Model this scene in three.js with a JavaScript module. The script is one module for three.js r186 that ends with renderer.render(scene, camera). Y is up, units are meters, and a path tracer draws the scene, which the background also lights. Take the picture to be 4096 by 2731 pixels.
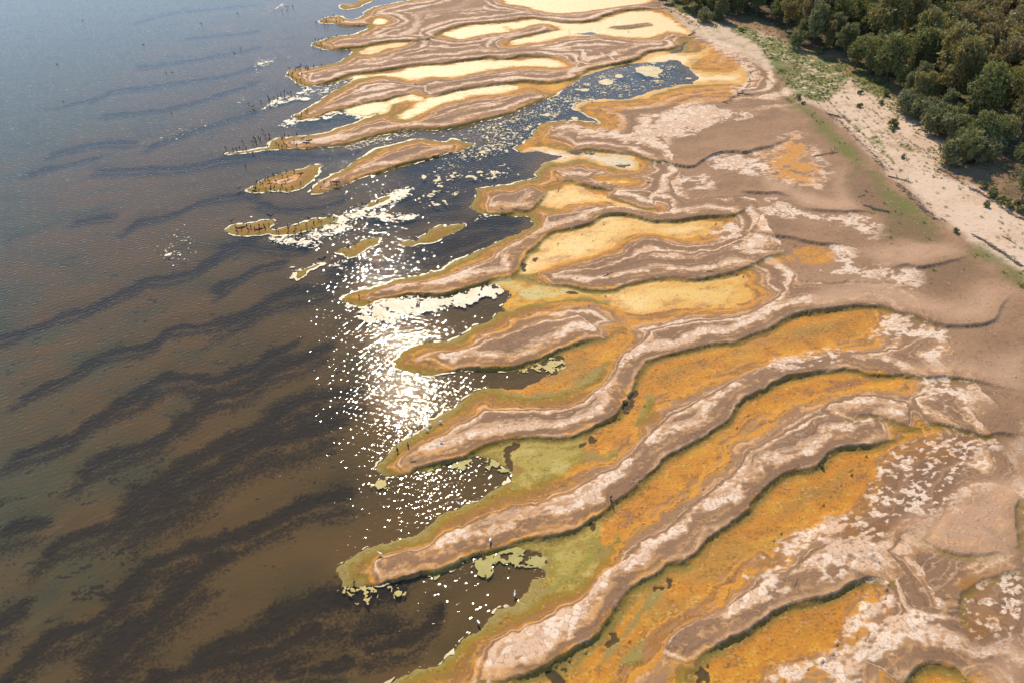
import * as THREE from 'three';
import { mergeGeometries } from 'three/addons/utils/BufferGeometryUtils.js';

// ---------------------------------------------------------------- camera, sky, sun, exposure
const EYE = 50, PITCH = 40 * Math.PI / 180;
const camera = new THREE.PerspectiveCamera(53.13, 1024 / 682, 0.5, 3000);
camera.position.set(0, EYE, 0);
camera.lookAt(0, EYE - Math.sin(PITCH) * 100, -Math.cos(PITCH) * 100);
camera.updateMatrixWorld();

const scene = new THREE.Scene();
const SUN_EL = 44.2 * Math.PI / 180, SUN_AZ = -11.7 * Math.PI / 180;      // ahead of the camera, a little to the left
const sunDir = new THREE.Vector3(Math.sin(SUN_AZ) * Math.cos(SUN_EL), Math.sin(SUN_EL), -Math.cos(SUN_AZ) * Math.cos(SUN_EL));
{                                                              // a clear sky: pale at the horizon, deep blue overhead
  const W = 64, Hh = 256, a = new Float32Array(W * Hh * 4);
  const stops = [[0, .70, .86, 1.04], [8, .58, .82, 1.12], [20, .31, .54, .90], [40, .11, .235, .48], [65, .06, .14, .33], [90, .05, .12, .30]];
  for (let j = 0; j < Hh; j++) {
    const el = Math.max(0, (j + .5) / Hh * 180 - 90); let k = 0; while (k < stops.length - 2 && el > stops[k + 1][0]) k++;
    const t = (el - stops[k][0]) / (stops[k + 1][0] - stops[k][0]);
    for (let i = 0; i < W; i++) { const o = 4 * (j * W + i); for (let e = 0; e < 3; e++) a[o + e] = stops[k][e + 1] + (stops[k + 1][e + 1] - stops[k][e + 1]) * t; a[o + 3] = 1; }
  }
  const t = new THREE.DataTexture(a, W, Hh, THREE.RGBAFormat, THREE.FloatType);
  t.mapping = THREE.EquirectangularReflectionMapping; t.magFilter = t.minFilter = THREE.LinearFilter; t.needsUpdate = true;
  scene.background = t; scene.environment = t;
}
const sun = new THREE.DirectionalLight(new THREE.Color(1.0, 0.86, 0.68), 4.6);
sun.name = 'sun';
sun.position.copy(sunDir).multiplyScalar(400).add(new THREE.Vector3(0, 0, -100));
sun.target.position.set(0, 0, -100);
sun.castShadow = true;
sun.shadow.mapSize.set(4096, 4096);
Object.assign(sun.shadow.camera, { left: -190, right: 190, top: 190, bottom: -190, near: 50, far: 800 });
scene.add(sun, sun.target);
const renderer = new THREE.WebGLRenderer({ antialias: true });
renderer.setSize(1024, 682);
renderer.shadowMap.enabled = true;
renderer.toneMapping = THREE.LinearToneMapping;
renderer.toneMappingExposure = 1.42;

// ---------------------------------------------------------------- small tools
let seed = 12345;
const rnd = () => { seed = (seed * 1664525 + 1013904223) >>> 0; return seed / 4294967296; };
const rr = (a, b) => a + (b - a) * rnd();
const clamp = (x, a = 0, b = 1) => x < a ? a : x > b ? b : x;
const sst = (a, b, x) => { const t = clamp((x - a) / (b - a)); return t * t * (3 - 2 * t); };
const lerp = (a, b, t) => a + (b - a) * t;
const PERM = new Uint8Array(65536);
{ let s = 777; for (let i = 0; i < 65536; i++) { s = (s * 1103515245 + 12345) & 0x7fffffff; PERM[i] = s >>> 16; } }
const hash = (i, j) => PERM[(Math.imul(i, 374761) + Math.imul(j, 668265)) & 65535];
function vn(x, y) {                                            // value noise, -1 .. 1
  const i = Math.floor(x), j = Math.floor(y), a = x - i, b = y - j;
  const u = a * a * (3 - 2 * a), v = b * b * (3 - 2 * b);
  const p = hash(i, j), q = hash(i + 1, j), r = hash(i, j + 1), s = hash(i + 1, j + 1);
  return (p + (q - p) * u + (r - p) * v + (p - q - r + s) * u * v) / 127.5 - 1;
}
function fbm(x, y, n = 3) { let a = 0.5, s = 0, t = 0; for (let k = 0; k < n; k++) { s += a * vn(x, y); t += a; a *= 0.5; const w = x * 1.62 + y * 1.2 + 17.3; y = y * 1.62 - x * 1.2 + 5.1; x = w; } return s / t; }
// cellular noise: nearest and second nearest distances and the cell's own number
const CEL = [0, 0, 0];
function cell(x, y) {
  const i = Math.floor(x), j = Math.floor(y); let d1 = 9, d2 = 9, id = 0;
  for (let a = -1; a < 2; a++) for (let b = -1; b < 2; b++) {
    const h = hash(i + a, j + b), g = hash(i + a + 91, j + b - 37);
    const px = i + a + h / 255 - x, py = j + b + g / 255 - y, d = px * px + py * py;
    if (d < d1) { d2 = d1; d1 = d; id = h; } else if (d < d2) d2 = d;
  }
  CEL[0] = Math.sqrt(d1); CEL[1] = Math.sqrt(d2); CEL[2] = id / 255;
  return CEL;
}
// a place in the photograph (2352 units wide) to the point of the level y that it shows
function spot(px, py, y = 0) {
  const dx = (px - 1176) / 1568, t = (py - 784) / 1568;
  const k = (EYE - y) / (t * Math.cos(PITCH) + Math.sin(PITCH));
  return [dx * k, (t * Math.sin(PITCH) - Math.cos(PITCH)) * k];
}
// '10:x,y x,y 20:x,y' : notes taken in sixteen enlarged views of the photograph
function trace(text, y = 0) {
  let c = 0, r = 0; const out = [];
  for (let w of text.trim().split(/\s+/)) {
    const m = w.match(/^(\w)(\w):(.*)$/);
    if (m) { if (m[1] === 'D') { c = -1; } else { c = +m[1]; r = +m[2]; } w = m[3]; if (!w) continue; }
    const [a, b] = w.split(',').map(Number);
    out.push(c < 0 ? spot(a, b, y) : spot(588 * c + a / 4, 392 * r + b / 4, y));
  }
  return out;
}
function smooth(p, closed, n = 4) {                            // Catmull-Rom
  const out = [], L = p.length, at = (i) => closed ? p[(i + L) % L] : p[clamp(i, 0, L - 1)];
  for (let i = 0; i < (closed ? L : L - 1); i++) {
    const a = at(i - 1), b = at(i), c = at(i + 1), d = at(i + 2);
    for (let k = 0; k < n; k++) {
      const t = k / n, t2 = t * t, t3 = t2 * t;
      out.push([0, 1].map((e) => 0.5 * (2 * b[e] + (c[e] - a[e]) * t + (2 * a[e] - 5 * b[e] + 4 * c[e] - d[e]) * t2 + (3 * b[e] - a[e] - 3 * c[e] + d[e]) * t3)));
    }
  }
  if (!closed) out.push(p[L - 1]);
  return out;
}
// ---------------------------------------------------------------- distance fields
class Field {                                                  // a grid of numbers over a rectangle, read bilinearly
  constructor(x0, z0, x1, z1, s, fill = 0) { this.x0 = x0; this.z0 = z0; this.s = s; this.w = Math.ceil((x1 - x0) / s) + 2; this.h = Math.ceil((z1 - z0) / s) + 2; this.a = new Float32Array(this.w * this.h).fill(fill); }
  has(x, z) { const u = (x - this.x0) / this.s, v = (z - this.z0) / this.s; return u >= 0 && v >= 0 && u < this.w - 1 && v < this.h - 1; }
  at(x, z) {
    let u = (x - this.x0) / this.s, v = (z - this.z0) / this.s;
    u = u < 0 ? 0 : u > this.w - 1.001 ? this.w - 1.001 : u; v = v < 0 ? 0 : v > this.h - 1.001 ? this.h - 1.001 : v;
    const i = u | 0, j = v | 0, f = u - i, g = v - j, k = j * this.w + i, a = this.a;
    return (a[k] * (1 - f) + a[k + 1] * f) * (1 - g) + (a[k + this.w] * (1 - f) + a[k + this.w + 1] * f) * g;
  }
}
function segDist2(x, z, s) {
  const dx = s[2] - s[0], dz = s[3] - s[1], t = clamp(((x - s[0]) * dx + (z - s[1]) * dz) / (dx * dx + dz * dz + 1e-9)), ex = x - s[0] - dx * t, ez = z - s[1] - dz * t;
  return ex * ex + ez * ez;
}
// signed distance to a set of closed outlines (positive inside), by passing the nearest edge from node to node
function signed(polys, box, s) {
  const F = new Field(...box, s), { w, h, a } = F, near = new Int32Array(w * h).fill(-1), segs = [];
  const inside = new Uint8Array(w * h);
  for (const p of polys) {
    const n = p.length;
    for (let i = 0; i < n; i++) segs.push([...p[i], ...p[(i + 1) % n]]);
    for (let j = 0; j < h; j++) {
      const z = F.z0 + j * s, xs = [];
      for (let i = 0; i < n; i++) { const b = p[i], c = p[(i + 1) % n]; if ((b[1] > z) !== (c[1] > z)) xs.push(b[0] + (z - b[1]) / (c[1] - b[1]) * (c[0] - b[0])); }
      xs.sort((m, k) => m - k);
      for (let q = 0; q + 1 < xs.length; q += 2) {
        const i0 = Math.max(0, Math.ceil((xs[q] - F.x0) / s)), i1 = Math.min(w - 1, Math.floor((xs[q + 1] - F.x0) / s));
        for (let i = i0; i <= i1; i++) inside[j * w + i] = 1;
      }
    }
  }
  a.fill(1e9);
  const offer = (i, j, g) => { if (g < 0) return; const k = j * w + i, d = segDist2(F.x0 + i * s, F.z0 + j * s, segs[g]); if (d < a[k]) { a[k] = d; near[k] = g; } };
  segs.forEach((g, n) => {
    const len = Math.hypot(g[2] - g[0], g[3] - g[1]), m = Math.ceil(len / s) + 1;
    for (let q = 0; q <= m; q++) {
      const i = Math.round((g[0] + (g[2] - g[0]) * q / m - F.x0) / s), j = Math.round((g[1] + (g[3] - g[1]) * q / m - F.z0) / s);
      for (let b = -1; b < 2; b++) for (let c = -1; c < 2; c++) if (i + b >= 0 && j + c >= 0 && i + b < w && j + c < h) offer(i + b, j + c, n);
    }
  });
  for (let pass = 0; pass < 2; pass++) {
    for (let j = 0; j < h; j++) for (let i = 0; i < w; i++) { const k = j * w + i; if (i) offer(i, j, near[k - 1]); if (j) { offer(i, j, near[k - w]); if (i) offer(i, j, near[k - w - 1]); if (i < w - 1) offer(i, j, near[k - w + 1]); } }
    for (let j = h - 1; j >= 0; j--) for (let i = w - 1; i >= 0; i--) { const k = j * w + i; if (i < w - 1) offer(i, j, near[k + 1]); if (j < h - 1) { offer(i, j, near[k + w]); if (i) offer(i, j, near[k + w - 1]); if (i < w - 1) offer(i, j, near[k + w + 1]); } }
  }
  for (let k = 0; k < a.length; k++) a[k] = (inside[k] ? 1 : -1) * Math.sqrt(Math.min(a[k], 1e6));
  return F;
}
const boxOf = (p, m) => { let a = 1e9, b = 1e9, c = -1e9, d = -1e9; for (const [x, z] of p) { a = Math.min(a, x); b = Math.min(b, z); c = Math.max(c, x); d = Math.max(d, z); } return [a - m, b - m, c + m, d + m]; };
// ---------------------------------------------------------------- outlines noted from the photograph
const MAINLAND = `10:1560,-40 1430,0 1300,20 1200,45 1110,60 1040,85 1000,105 980,140 930,170 870,180 800,165 770,150 700,150 640,160 590,185 585,205 640,215 700,215 780,230 880,240 1000,238 1020,242
 1015,265 960,295 900,315 800,325 720,335 650,355 590,375 530,390 510,405 530,425 590,445 640,458 760,460 840,455 885,470 850,510 800,545 740,575 670,590 560,610 470,625 380,632 310,650 280,685 310,715 360,755 420,790 480,797
 600,780 740,755 860,715 890,725 850,760 770,800 700,850 640,890 580,930 530,965 470,1000 400,1040 345,1058 330,1080 360,1100 420,1108 520,1085 640,1052 780,1015 860,1050 1000,1070 1180,1038
 1040,1080 950,1115 850,1150 750,1175 640,1215 560,1235 480,1250 380,1260 300,1265 210,1265 150,1285 120,1320 125,1345 90,1358 0,1372 -110,1392 -240,1402 -262,1408 -240,1414 -110,1404 0,1394 100,1375 240,1368
 400,1368 560,1358 700,1346 800,1331 900,1308 1010,1286 1100,1251 1200,1231 1350,1206 1480,1193 1650,1194 1800,1186 1900,1166 2050,1121 2200,1086 2351,1056 20:120,990 250,935 350,905 430,850 480,810 560,760 640,715 700,690 770,657 850,642 1000,602 1200,577 1400,572
 1450,550 1540,562 1560,590 1620,620 1690,680 1705,720 1650,770 1560,776 1400,810 1270,840 1200,870 1140,882 1030,910 950,915 870,910 760,915 700,920 660,935 600,950 565,985 580,1010 640,1035 700,1065 760,1095 800,1130 790,1145 740,1125 680,1125
 600,1105 520,1105 440,1110 350,1125 280,1145 215,1190 180,1240 150,1290 90,1325 40,1345 40,1375 80,1400 130,1405 260,1390 330,1410 390,1430 465,1440 400,1465 340,1490 300,1500 240,1540 210,1567 21:210,20 240,55 170,80 90,95 0,130
 11:2250,140 2130,155 2030,180 2010,230 1985,280 1965,310 1990,350 2050,385 2120,402 2220,402 2351,408 21:60,420 130,430 165,450 180,490 160,530 110,565 60,590 0,605
 11:2260,630 2150,680 2050,745 1950,785 1850,825 1760,870 1650,920 1560,950 1450,970 1350,985 1250,1010 1150,1050 1050,1080 950,1110 870,1140 800,1165 775,1190 790,1215 860,1235 960,1245 1050,1225 1150,1190 1300,1165 1450,1150
 1600,1160 1750,1145 1900,1105 2050,1055 2150,1038 2230,1042 2245,1070 2310,1100 2338,1140 2335,1180 2290,1220 2265,1245 2290,1275 2240,1318 2180,1365 2100,1395 2000,1420 1940,1450 1880,1500 1800,1550 1700,1568
 12:1550,15 1450,45 1380,80 1320,130 1270,170 1258,200 1290,240 1360,275 1450,298 1600,300 1700,290 1800,278 1950,270 2100,275 2250,276 2351,266 22:60,250 150,245 260,190 350,150 460,150 470,180 490,210 480,260 430,300 380,320 280,330 250,370 190,380 140,400 100,440 0,450
 12:2250,430 2150,425 2050,450 1950,495 1870,560 1800,620 1700,680 1600,740 1500,810 1420,860 1330,930 1250,990 1180,1040 1110,1090 1075,1130 1070,1180 1100,1220 1160,1245 1280,1243 1400,1225 1500,1200 1620,1168 1750,1128 1900,1083
 2000,1045 2080,1050 2200,1110 2290,1145 2345,1160 2351,1210 2338,1290 2250,1340 2150,1400 2050,1450 1950,1490 1880,1530 1820,1565 13:1700,40 1620,90 1540,150 1440,220 1340,270 1220,300 1080,340 960,400 870,460 790,530 770,570 795,620 800,660
 860,690 960,680 1060,685 1180,680 1290,660 1400,630 1500,605 1640,570 1800,505 2000,425 2200,345 2351,310 23:60,340 160,340 280,380 345,430 300,470 275,505 290,530 350,575 330,590 250,620 190,650 155,690 150,740 100,780 40,825
 13:2300,855 2200,930 2100,990 2020,1050 1930,1120 1880,1180 1820,1250 1750,1320 1650,1380 1560,1420 1450,1470 1380,1500 1330,1530 1250,1568 DD:850,1590 760,1640 760,1720 2700,1720 2700,-70 1020,-70`;
const ISLANDS = {
  point: '10:1170,-30 1090,0 1000,35 950,65 880,80 800,82 778,60 790,38 850,38 910,25 960,0 1040,-30',
  longbar: '10:800,1567 870,1510 960,1460 1040,1410 1110,1370 1200,1345 1300,1320 1400,1295 1470,1275 1560,1280 1650,1295 1740,1300 1800,1275 1870,1285 1910,1310 1950,1325 2000,1315 2005,1330 1950,1362 1850,1398 1700,1430 1600,1460 1450,1505 1300,1550 1200,1572 11:1000,56 870,112 760,156 680,185 600,204 530,205 495,190 500,165 540,130 600,90 700,45',
  leaf: '11:570,0 500,90 430,145 360,175 250,190 130,192 0,197 -70,195 -86,180 -40,150 0,112 80,75 180,40 270,20 350,0 420,-8 520,-48 610,-48 615,-38',
  perch: '11:-291,545 -250,515 -180,495 -90,490 0,480 100,458 170,470 140,500 100,530 160,555 250,525 370,490 500,455 620,435 740,425 772,440 700,480 600,520 520,550 420,575 300,590 200,600 100,585 0,600 -150,600 -220,580 -270,560',
  spit: '11:990,335 1060,290 1150,245 1230,225 1220,250 1120,305 1050,340',
  crumb: '11:735,745 790,715 850,690 940,655 1020,640 1140,630 1110,665 1060,690 980,740 900,790 850,800 810,785 800,765',
  sliver: '11:340,990 345,965 400,930 490,900 600,865 640,860 560,895 480,930 430,970 390,995',
  comma: '11:1325,690 1340,665 1400,650 1470,645 1500,610 1560,580 1600,545 1660,520 1740,505 1820,505 1910,495 1895,535 1830,565 1740,600 1650,640 1560,665 1500,675 1440,695 1380,698',
};
// low steps in the sand, the lower side towards the camera; second entry: height of the step
const SCARPS = [
  ['10:720,205 800,225 880,236 1000,228 1080,215', 0.33],
  ['10:620,440 700,448 820,442 950,435 1050,415 1200,388 1400,380 1550,378 1620,355 1680,305 1750,280 1860,245 1950,228 2100,218 2351,195 20:120,175 250,180 350,195 480,212 650,210 770,195 820,165 900,140 1000,110 1150,95 1300,92 1400,100', 0.44],
  ['20:860,248 950,265 1080,262 1230,240 1330,228', 0.33],
  ['20:-60,378 80,345 200,320 300,300 420,270', 0.33],
  ['10:440,792 600,768 720,738 800,707 880,682 1000,668 1150,655 1300,630 1450,600 1650,590 1850,570 2050,548 2150,535 2250,548 2351,540 20:100,520 250,522 350,520 440,545', 0.41],
  ['10:400,1102 520,1080 700,1030 850,985 950,960 1050,935 1200,915 1300,880 1400,862 1490,872', 0.38],
  ['10:1530,910 1700,870 1850,835 2000,805 2150,785 2351,765 20:100,755 300,765 480,745 580,715 650,680 680,650 770,625 850,610 950,592 1050,575 1130,550 1200,510 1280,475 1400,460 1500,440 1590,380', 0.44],
  ['20:700,618 850,585 980,560', 0.20],
  ['10:180,1358 400,1358 560,1350 700,1335 850,1308 1000,1272 1100,1235 1250,1208 1400,1190 1500,1180 1650,1182 1780,1175 1900,1150 2050,1105 2200,1070 2351,1035 20:100,985 200,940 300,905 400,875', 0.38],
  ['11:520,203 600,190 680,168 780,132 900,87 1050,36 1150,2 10:1350,1512 1550,1460 1700,1425 1850,1395 1970,1350', 0.34],
  ['20:440,1360 600,1378 750,1375 900,1395 1000,1405 1100,1415 1200,1450 1300,1485 1400,1510 1500,1540 1600,1560 1680,1550 1740,1510 1800,1470 1900,1430 2050,1420 2150,1430 2250,1400 2351,1375 30:80,1345 160,1310 230,1265 290,1230', 0.38],
  ['21:430,100 560,95 650,130 750,165 880,178 950,200', 0.33],
  ['21:850,225 980,270 1080,300 1150,330 1230,350 1370,345', 0.36],
  ['11:2030,372 2140,385 2351,388 21:0,358 100,375 170,372 220,330 260,270 310,215 360,170', 0.36],
  ['11:960,1243 1120,1195 1300,1152 1450,1136 1600,1146 1750,1131 1900,1086 2050,1041 2200,996 2351,970 21:70,890 130,780 200,710 280,640 330,580 400,550 550,525 680,495 780,455 850,420 950,408 1080,410 1180,440 1280,465 1400,470 1550,465 1700,445 1850,430 2000,438 2080,410 2150,360 2230,300', 0.36],
  ['21:160,1020 350,1035 500,1050 620,1075 720,1095 850,1100 950,1090 1050,1050 1200,1020 1350,995 1500,985 1600,998 1750,1000 1900,975 2050,945 2150,910 2250,860 2351,810 31:80,785 180,775 290,750', 0.35],
  ['21:2080,545 2200,590 2351,615 31:100,635 250,660 380,690 500,710 620,712 700,715 780,740', 0.36],
  ['21:2030,195 2150,225 2351,240 31:100,240 220,270', 0.33],
  ['31:250,362 400,390 550,405 700,415 850,405 1000,412', 0.33],
  ['31:1000,900 1100,918 1200,905 1270,900 1370,918 1480,910 1600,880 1750,840 1880,800', 0.34],
  ['12:1580,302 1700,285 1800,262 1950,248 2100,250 2351,240 22:150,195 300,140 400,100 550,40 680,5 21:780,1555 850,1535 920,1500 960,1440', 0.34],
  ['12:1130,1236 1300,1225 1450,1185 1600,1130 1750,1100 1900,1060 2000,1000 2100,950 2200,920 2351,890 22:200,880 400,880 550,870 680,835 800,770 900,715 980,650 1040,580 1090,480 1130,370 1180,260 1240,200 1350,160 1500,115 1650,75 1850,30 2050,5 21:2200,1515 2351,1475 31:100,1400 250,1340 400,1310 550,1290 700,1270 850,1255 1000,1265 1080,1280 1200,1320 1350,1370 1500,1420 1650,1460 1800,1465 1950,1435 2080,1390 2130,1300 2180,1220 2250,1165 2340,1140', 0.36],
  ['13:850,638 1000,668 1150,663 1300,640 1500,585 1700,520 1900,440 2050,380 2200,325 2351,290 23:150,260 350,235 500,200 620,150 720,80 840,10 22:950,1480 1080,1390 1200,1280 1300,1200 1400,1100 1500,1020 1600,965 1700,920 1800,870 1900,790 1980,720 2060,620 2140,530 2220,480 2351,430 32:100,370 200,330 350,300 500,270 650,265 800,270 900,300 1050,318 1250,325 1450,345 1650,350 1800,365 1950,400 2100,435 2250,460 2450,462', 0.34],
  ['13:1850,1488 2000,1530 2150,1545 2351,1540 23:150,1490 300,1410 450,1345 600,1265 700,1190 800,1100 870,1000 930,900 1000,790 1080,700 1180,640 1300,580 1420,510 1550,470 1650,410 1750,320 1850,220 1950,130 2080,60 2180,0 22:2230,1470 2351,1360 32:100,1270 200,1210 300,1185 450,1160 510,1110 540,1050 620,1000 720,975 850,970 1000,945 1120,915 1220,870 1255,810', 0.36],
  ['32:770,790 790,740 830,705 920,690 1050,710 1150,740 1280,785 1430,800', 0.25],
  ['32:1400,770 1550,775 1700,800 1850,845 2000,880 2150,870 2400,885', 0.34],
  ['23:1520,1600 1620,1470 1700,1370 1780,1300 1900,1240 2020,1190 2130,1120 2230,1040 2351,980 33:100,910 220,845 400,810 550,780 650,740 750,680 860,645 980,630 1100,635 1220,600 1320,565', 0.36],
  ['33:1200,1640 1260,1560 1320,1480 1400,1430 1500,1410 1620,1420 1720,1440 1800,1470 1900,1560', 0.36],
  ['33:2225,365 2268,310 2285,180 2272,0 32:2275,1540 2310,1480 2360,1440', 0.33, 1],
  ['33:1380,240 1420,270 1550,340 1700,395 1850,405 2100,398 2240,380', 0.27],
  ['33:1790,1100 1745,960 1730,870 1760,780 1850,710 2000,640 2150,590 2230,560 2420,490', 0.25],
];
// hollows and flats: [kind, colour of the mat, colour of its rim, outline]
const FLATS = [
  ['cream', 'DD:1163,8 1185,-14 1500,-14 1486,7 1451,14 1401,20 1351,27 1301,32 1263,31 1226,22 1200,15'],
  ['cream', '10:1690,322 1770,290 1880,258 2000,238 2351,208 20:120,190 300,197 450,219 650,221 780,206 840,178 920,152 1050,114 1200,106 1330,112 1420,150 1490,190 1560,240 1625,290 1610,322 1500,300 1420,300 1300,345 1150,355 980,340 900,335 800,318 700,330 500,340 300,385 100,410 -30,425 0,372 200,335 400,288 430,262 330,228 220,228 100,262 0,286 10:2290,250 2330,300 2180,310 2050,330 1950,350 1850,360 1760,342'],
  ['cream', '10:480,803 740,762 880,702 1000,690 1250,668 1450,615 1650,602 1850,582 2050,560 2200,555 2351,555 20:200,535 380,540 470,580 490,610 380,622 200,612 10:2351,622 2200,640 2000,672 1850,710 1700,715 1600,715 1500,740 1400,735 1300,715 1200,702 1100,705 1000,722 900,745 860,762 780,795 600,800'],
  ['cream', '10:780,1020 950,970 1050,945 1200,925 1300,895 1400,872 1480,875 1530,895 1535,915 1490,935 1400,930 1300,950 1240,975 1230,1000 1190,1030 1100,1050 1000,1062 900,1060 830,1045'],
  ['cream', '10:1300,1090 1310,1060 1400,1010 1500,950 1580,905 1700,880 1900,838 2100,800 2351,780 20:60,790 10:2351,830 2300,850 2200,870 2000,890 1850,920 1700,960 1600,1000 1500,1050 1440,1085 1380,1105 1330,1105'],
  ['cream', '10:1075,215 1080,190 1120,170 1190,182 1205,205 1130,225'],
  ['creamgold', '10:930,490 980,455 1080,425 1250,402 1380,395 1340,420 1200,455 1100,490 1020,500'],
  ['gold', '20:0,775 150,780 300,778 480,760 570,752 430,850 300,842 200,815 0,832'],
  ['creamgold', '20:640,715 690,672 780,640 850,625 1050,590 1150,565 1220,522 1300,487 1430,475 1560,482 1700,484 1770,440 1760,410 1820,440 1770,520 1700,565 1640,610 1700,640 1800,662 1900,660 2050,640 2100,620 2150,640 2170,700 2130,780 2000,770 1850,775 1700,780 1600,795 1400,835 1300,872 1200,905 1000,925 760,940 680,960 620,990 640,1020 560,1000 600,940 760,900'],
  ['greycream', '20:90,1405 190,1362 300,1347 400,1367 500,1387 700,1392 900,1407 1050,1422 1130,1462 1170,1500 1180,1540 1150,1568 1000,1567 900,1545 800,1522 700,1482 600,1452 540,1480 500,1500 400,1500 340,1500 240,1560 180,1590 120,1500'],
  ['goldcream', '21:260,285 310,212 420,162 560,135 660,160 760,210 850,245 900,272 980,290 1100,325 1200,362 1320,382 1350,420 1320,455 1200,425 1080,395 950,330 850,292 700,300 550,320 420,345 330,340 280,320'],
  ['goldcream', '21:75,880 140,790 260,690 340,605 400,570 550,543 700,508 850,437 950,427 1080,432 1200,467 1350,487 1550,487 1700,472 1900,462 1960,472 1950,520 1880,560 1800,590 1650,618 1500,610 1350,590 1250,575 1150,590 1050,620 950,680 850,740 700,780 550,820 420,860 300,900 200,940 120,970 70,940'],
  ['paleyellow', '21:-20,985 100,1015 250,1045 500,1070 700,1117 900,1117 1000,1090 980,1140 880,1200 750,1175 600,1178 400,1200 200,1220 0,1270 -60,1272 -90,1240 -30,1180 -20,1120 -110,1060 -200,1042 -80,995'],
  ['goldcream', '21:880,1117 1050,1072 1200,1042 1400,1014 1600,1017 1850,1007 2050,972 2150,960 2200,1000 2150,1080 2250,1130 2200,1190 2050,1250 1900,1270 1700,1280 1500,1275 1300,1320 1150,1340 1050,1320 980,1270 880,1205'],
  ['goldmat', '22:-100,275 0,266 150,217 300,157 450,102 600,47 750,4 21:850,1560 900,1530 960,1510 1020,1520 1040,1560 22:1020,30 960,80 880,160 800,250 720,320 650,380 560,430 450,480 350,500 230,500 100,490 0,480 -100,450'],
  ['greenmat', '12:1500,1205 1620,1170 1900,1090 2050,1015 2200,955 2351,922 22:300,907 550,892 700,857 820,790 790,950 760,1020 650,1100 500,1180 400,1220 250,1270 100,1318 0,1340 12:2330,1300 2345,1200 2200,1120 2080,1065 1900,1100'],
  ['goldmat', '22:700,857 850,767 960,702 1050,622 1110,502 1150,382 1200,272 1260,217 1400,167 1600,112 1850,52 2100,22 2351,-45 31:50,1460 200,1390 450,1330 700,1300 900,1285 1000,1310 1000,1400 900,1480 850,1560 32:650,25 500,60 300,130 150,150 0,190 22:2250,200 2050,260 1900,330 1750,370 1600,420 1450,490 1300,530 1230,560 1190,650 1130,760 1080,860 1000,960 850,1050 760,1040'],
  ['greenmat', '23:-150,345 0,302 200,272 450,232 650,167 780,75 830,40 830,150 790,300 760,450 680,570 600,640 450,700 300,740 180,790 100,835 0,880 100,790 160,690 350,575 280,510 345,430 160,335'],
  ['goldmat', '23:780,70 870,0 22:900,1562 1050,1442 1200,1312 1400,1132 1600,992 1800,902 1920,812 2060,662 2150,552 2351,452 32:50,422 200,352 400,302 650,287 900,312 1100,332 1180,370 1100,420 900,420 700,440 500,470 350,500 200,560 100,620 0,670 22:2300,650 2150,760 2000,850 1900,950 1850,1080 1700,1240 1550,1400 1400,1500 1300,1560 23:1200,60 1050,160 950,250 880,350 840,420 800,300'],
  ['olivemat', '23:100,1600 350,1432 600,1302 750,1192 880,1052 960,912 1050,772 1200,662 1450,532 1500,560 1350,740 1180,900 1050,1050 950,1200 860,1330 790,1450 750,1600'],
  ['ochremat', '23:1400,555 1650,442 1850,252 2000,132 2200,22 22:2300,1440 32:50,1390 200,1240 450,1180 540,1110 650,1012 850,992 1050,952 1230,892 1250,822 1430,822 1480,830 1430,870 1300,910 1180,980 1100,1050 1000,1090 980,1180 900,1300 850,1400 780,1500 650,1560 33:500,40 400,100 250,180 100,300 0,400 23:2300,350 2200,430 2100,520 1950,640 1850,750 1650,880 1500,970 1300,1080 1150,1250 1000,1420 850,1600 760,1560 900,1290 1100,1010 1350,750'],
  ['ochremat', '23:1560,1640 1700,1432 1800,1332 2050,1212 2250,1062 2351,1012 33:100,932 250,862 500,812 650,762 770,702 850,720 900,760 830,850 720,960 690,1050 650,1150 520,1230 400,1320 200,1330 0,1430 23:2250,1500 2180,1600'],
  ['ochremat', '33:1240,1640 1370,1492 1500,1452 1650,1452 1780,1492 1880,1600'],
  ['pale', '21:520,90 650,120 900,100 1150,110 1000,130 800,130'],
];
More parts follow.
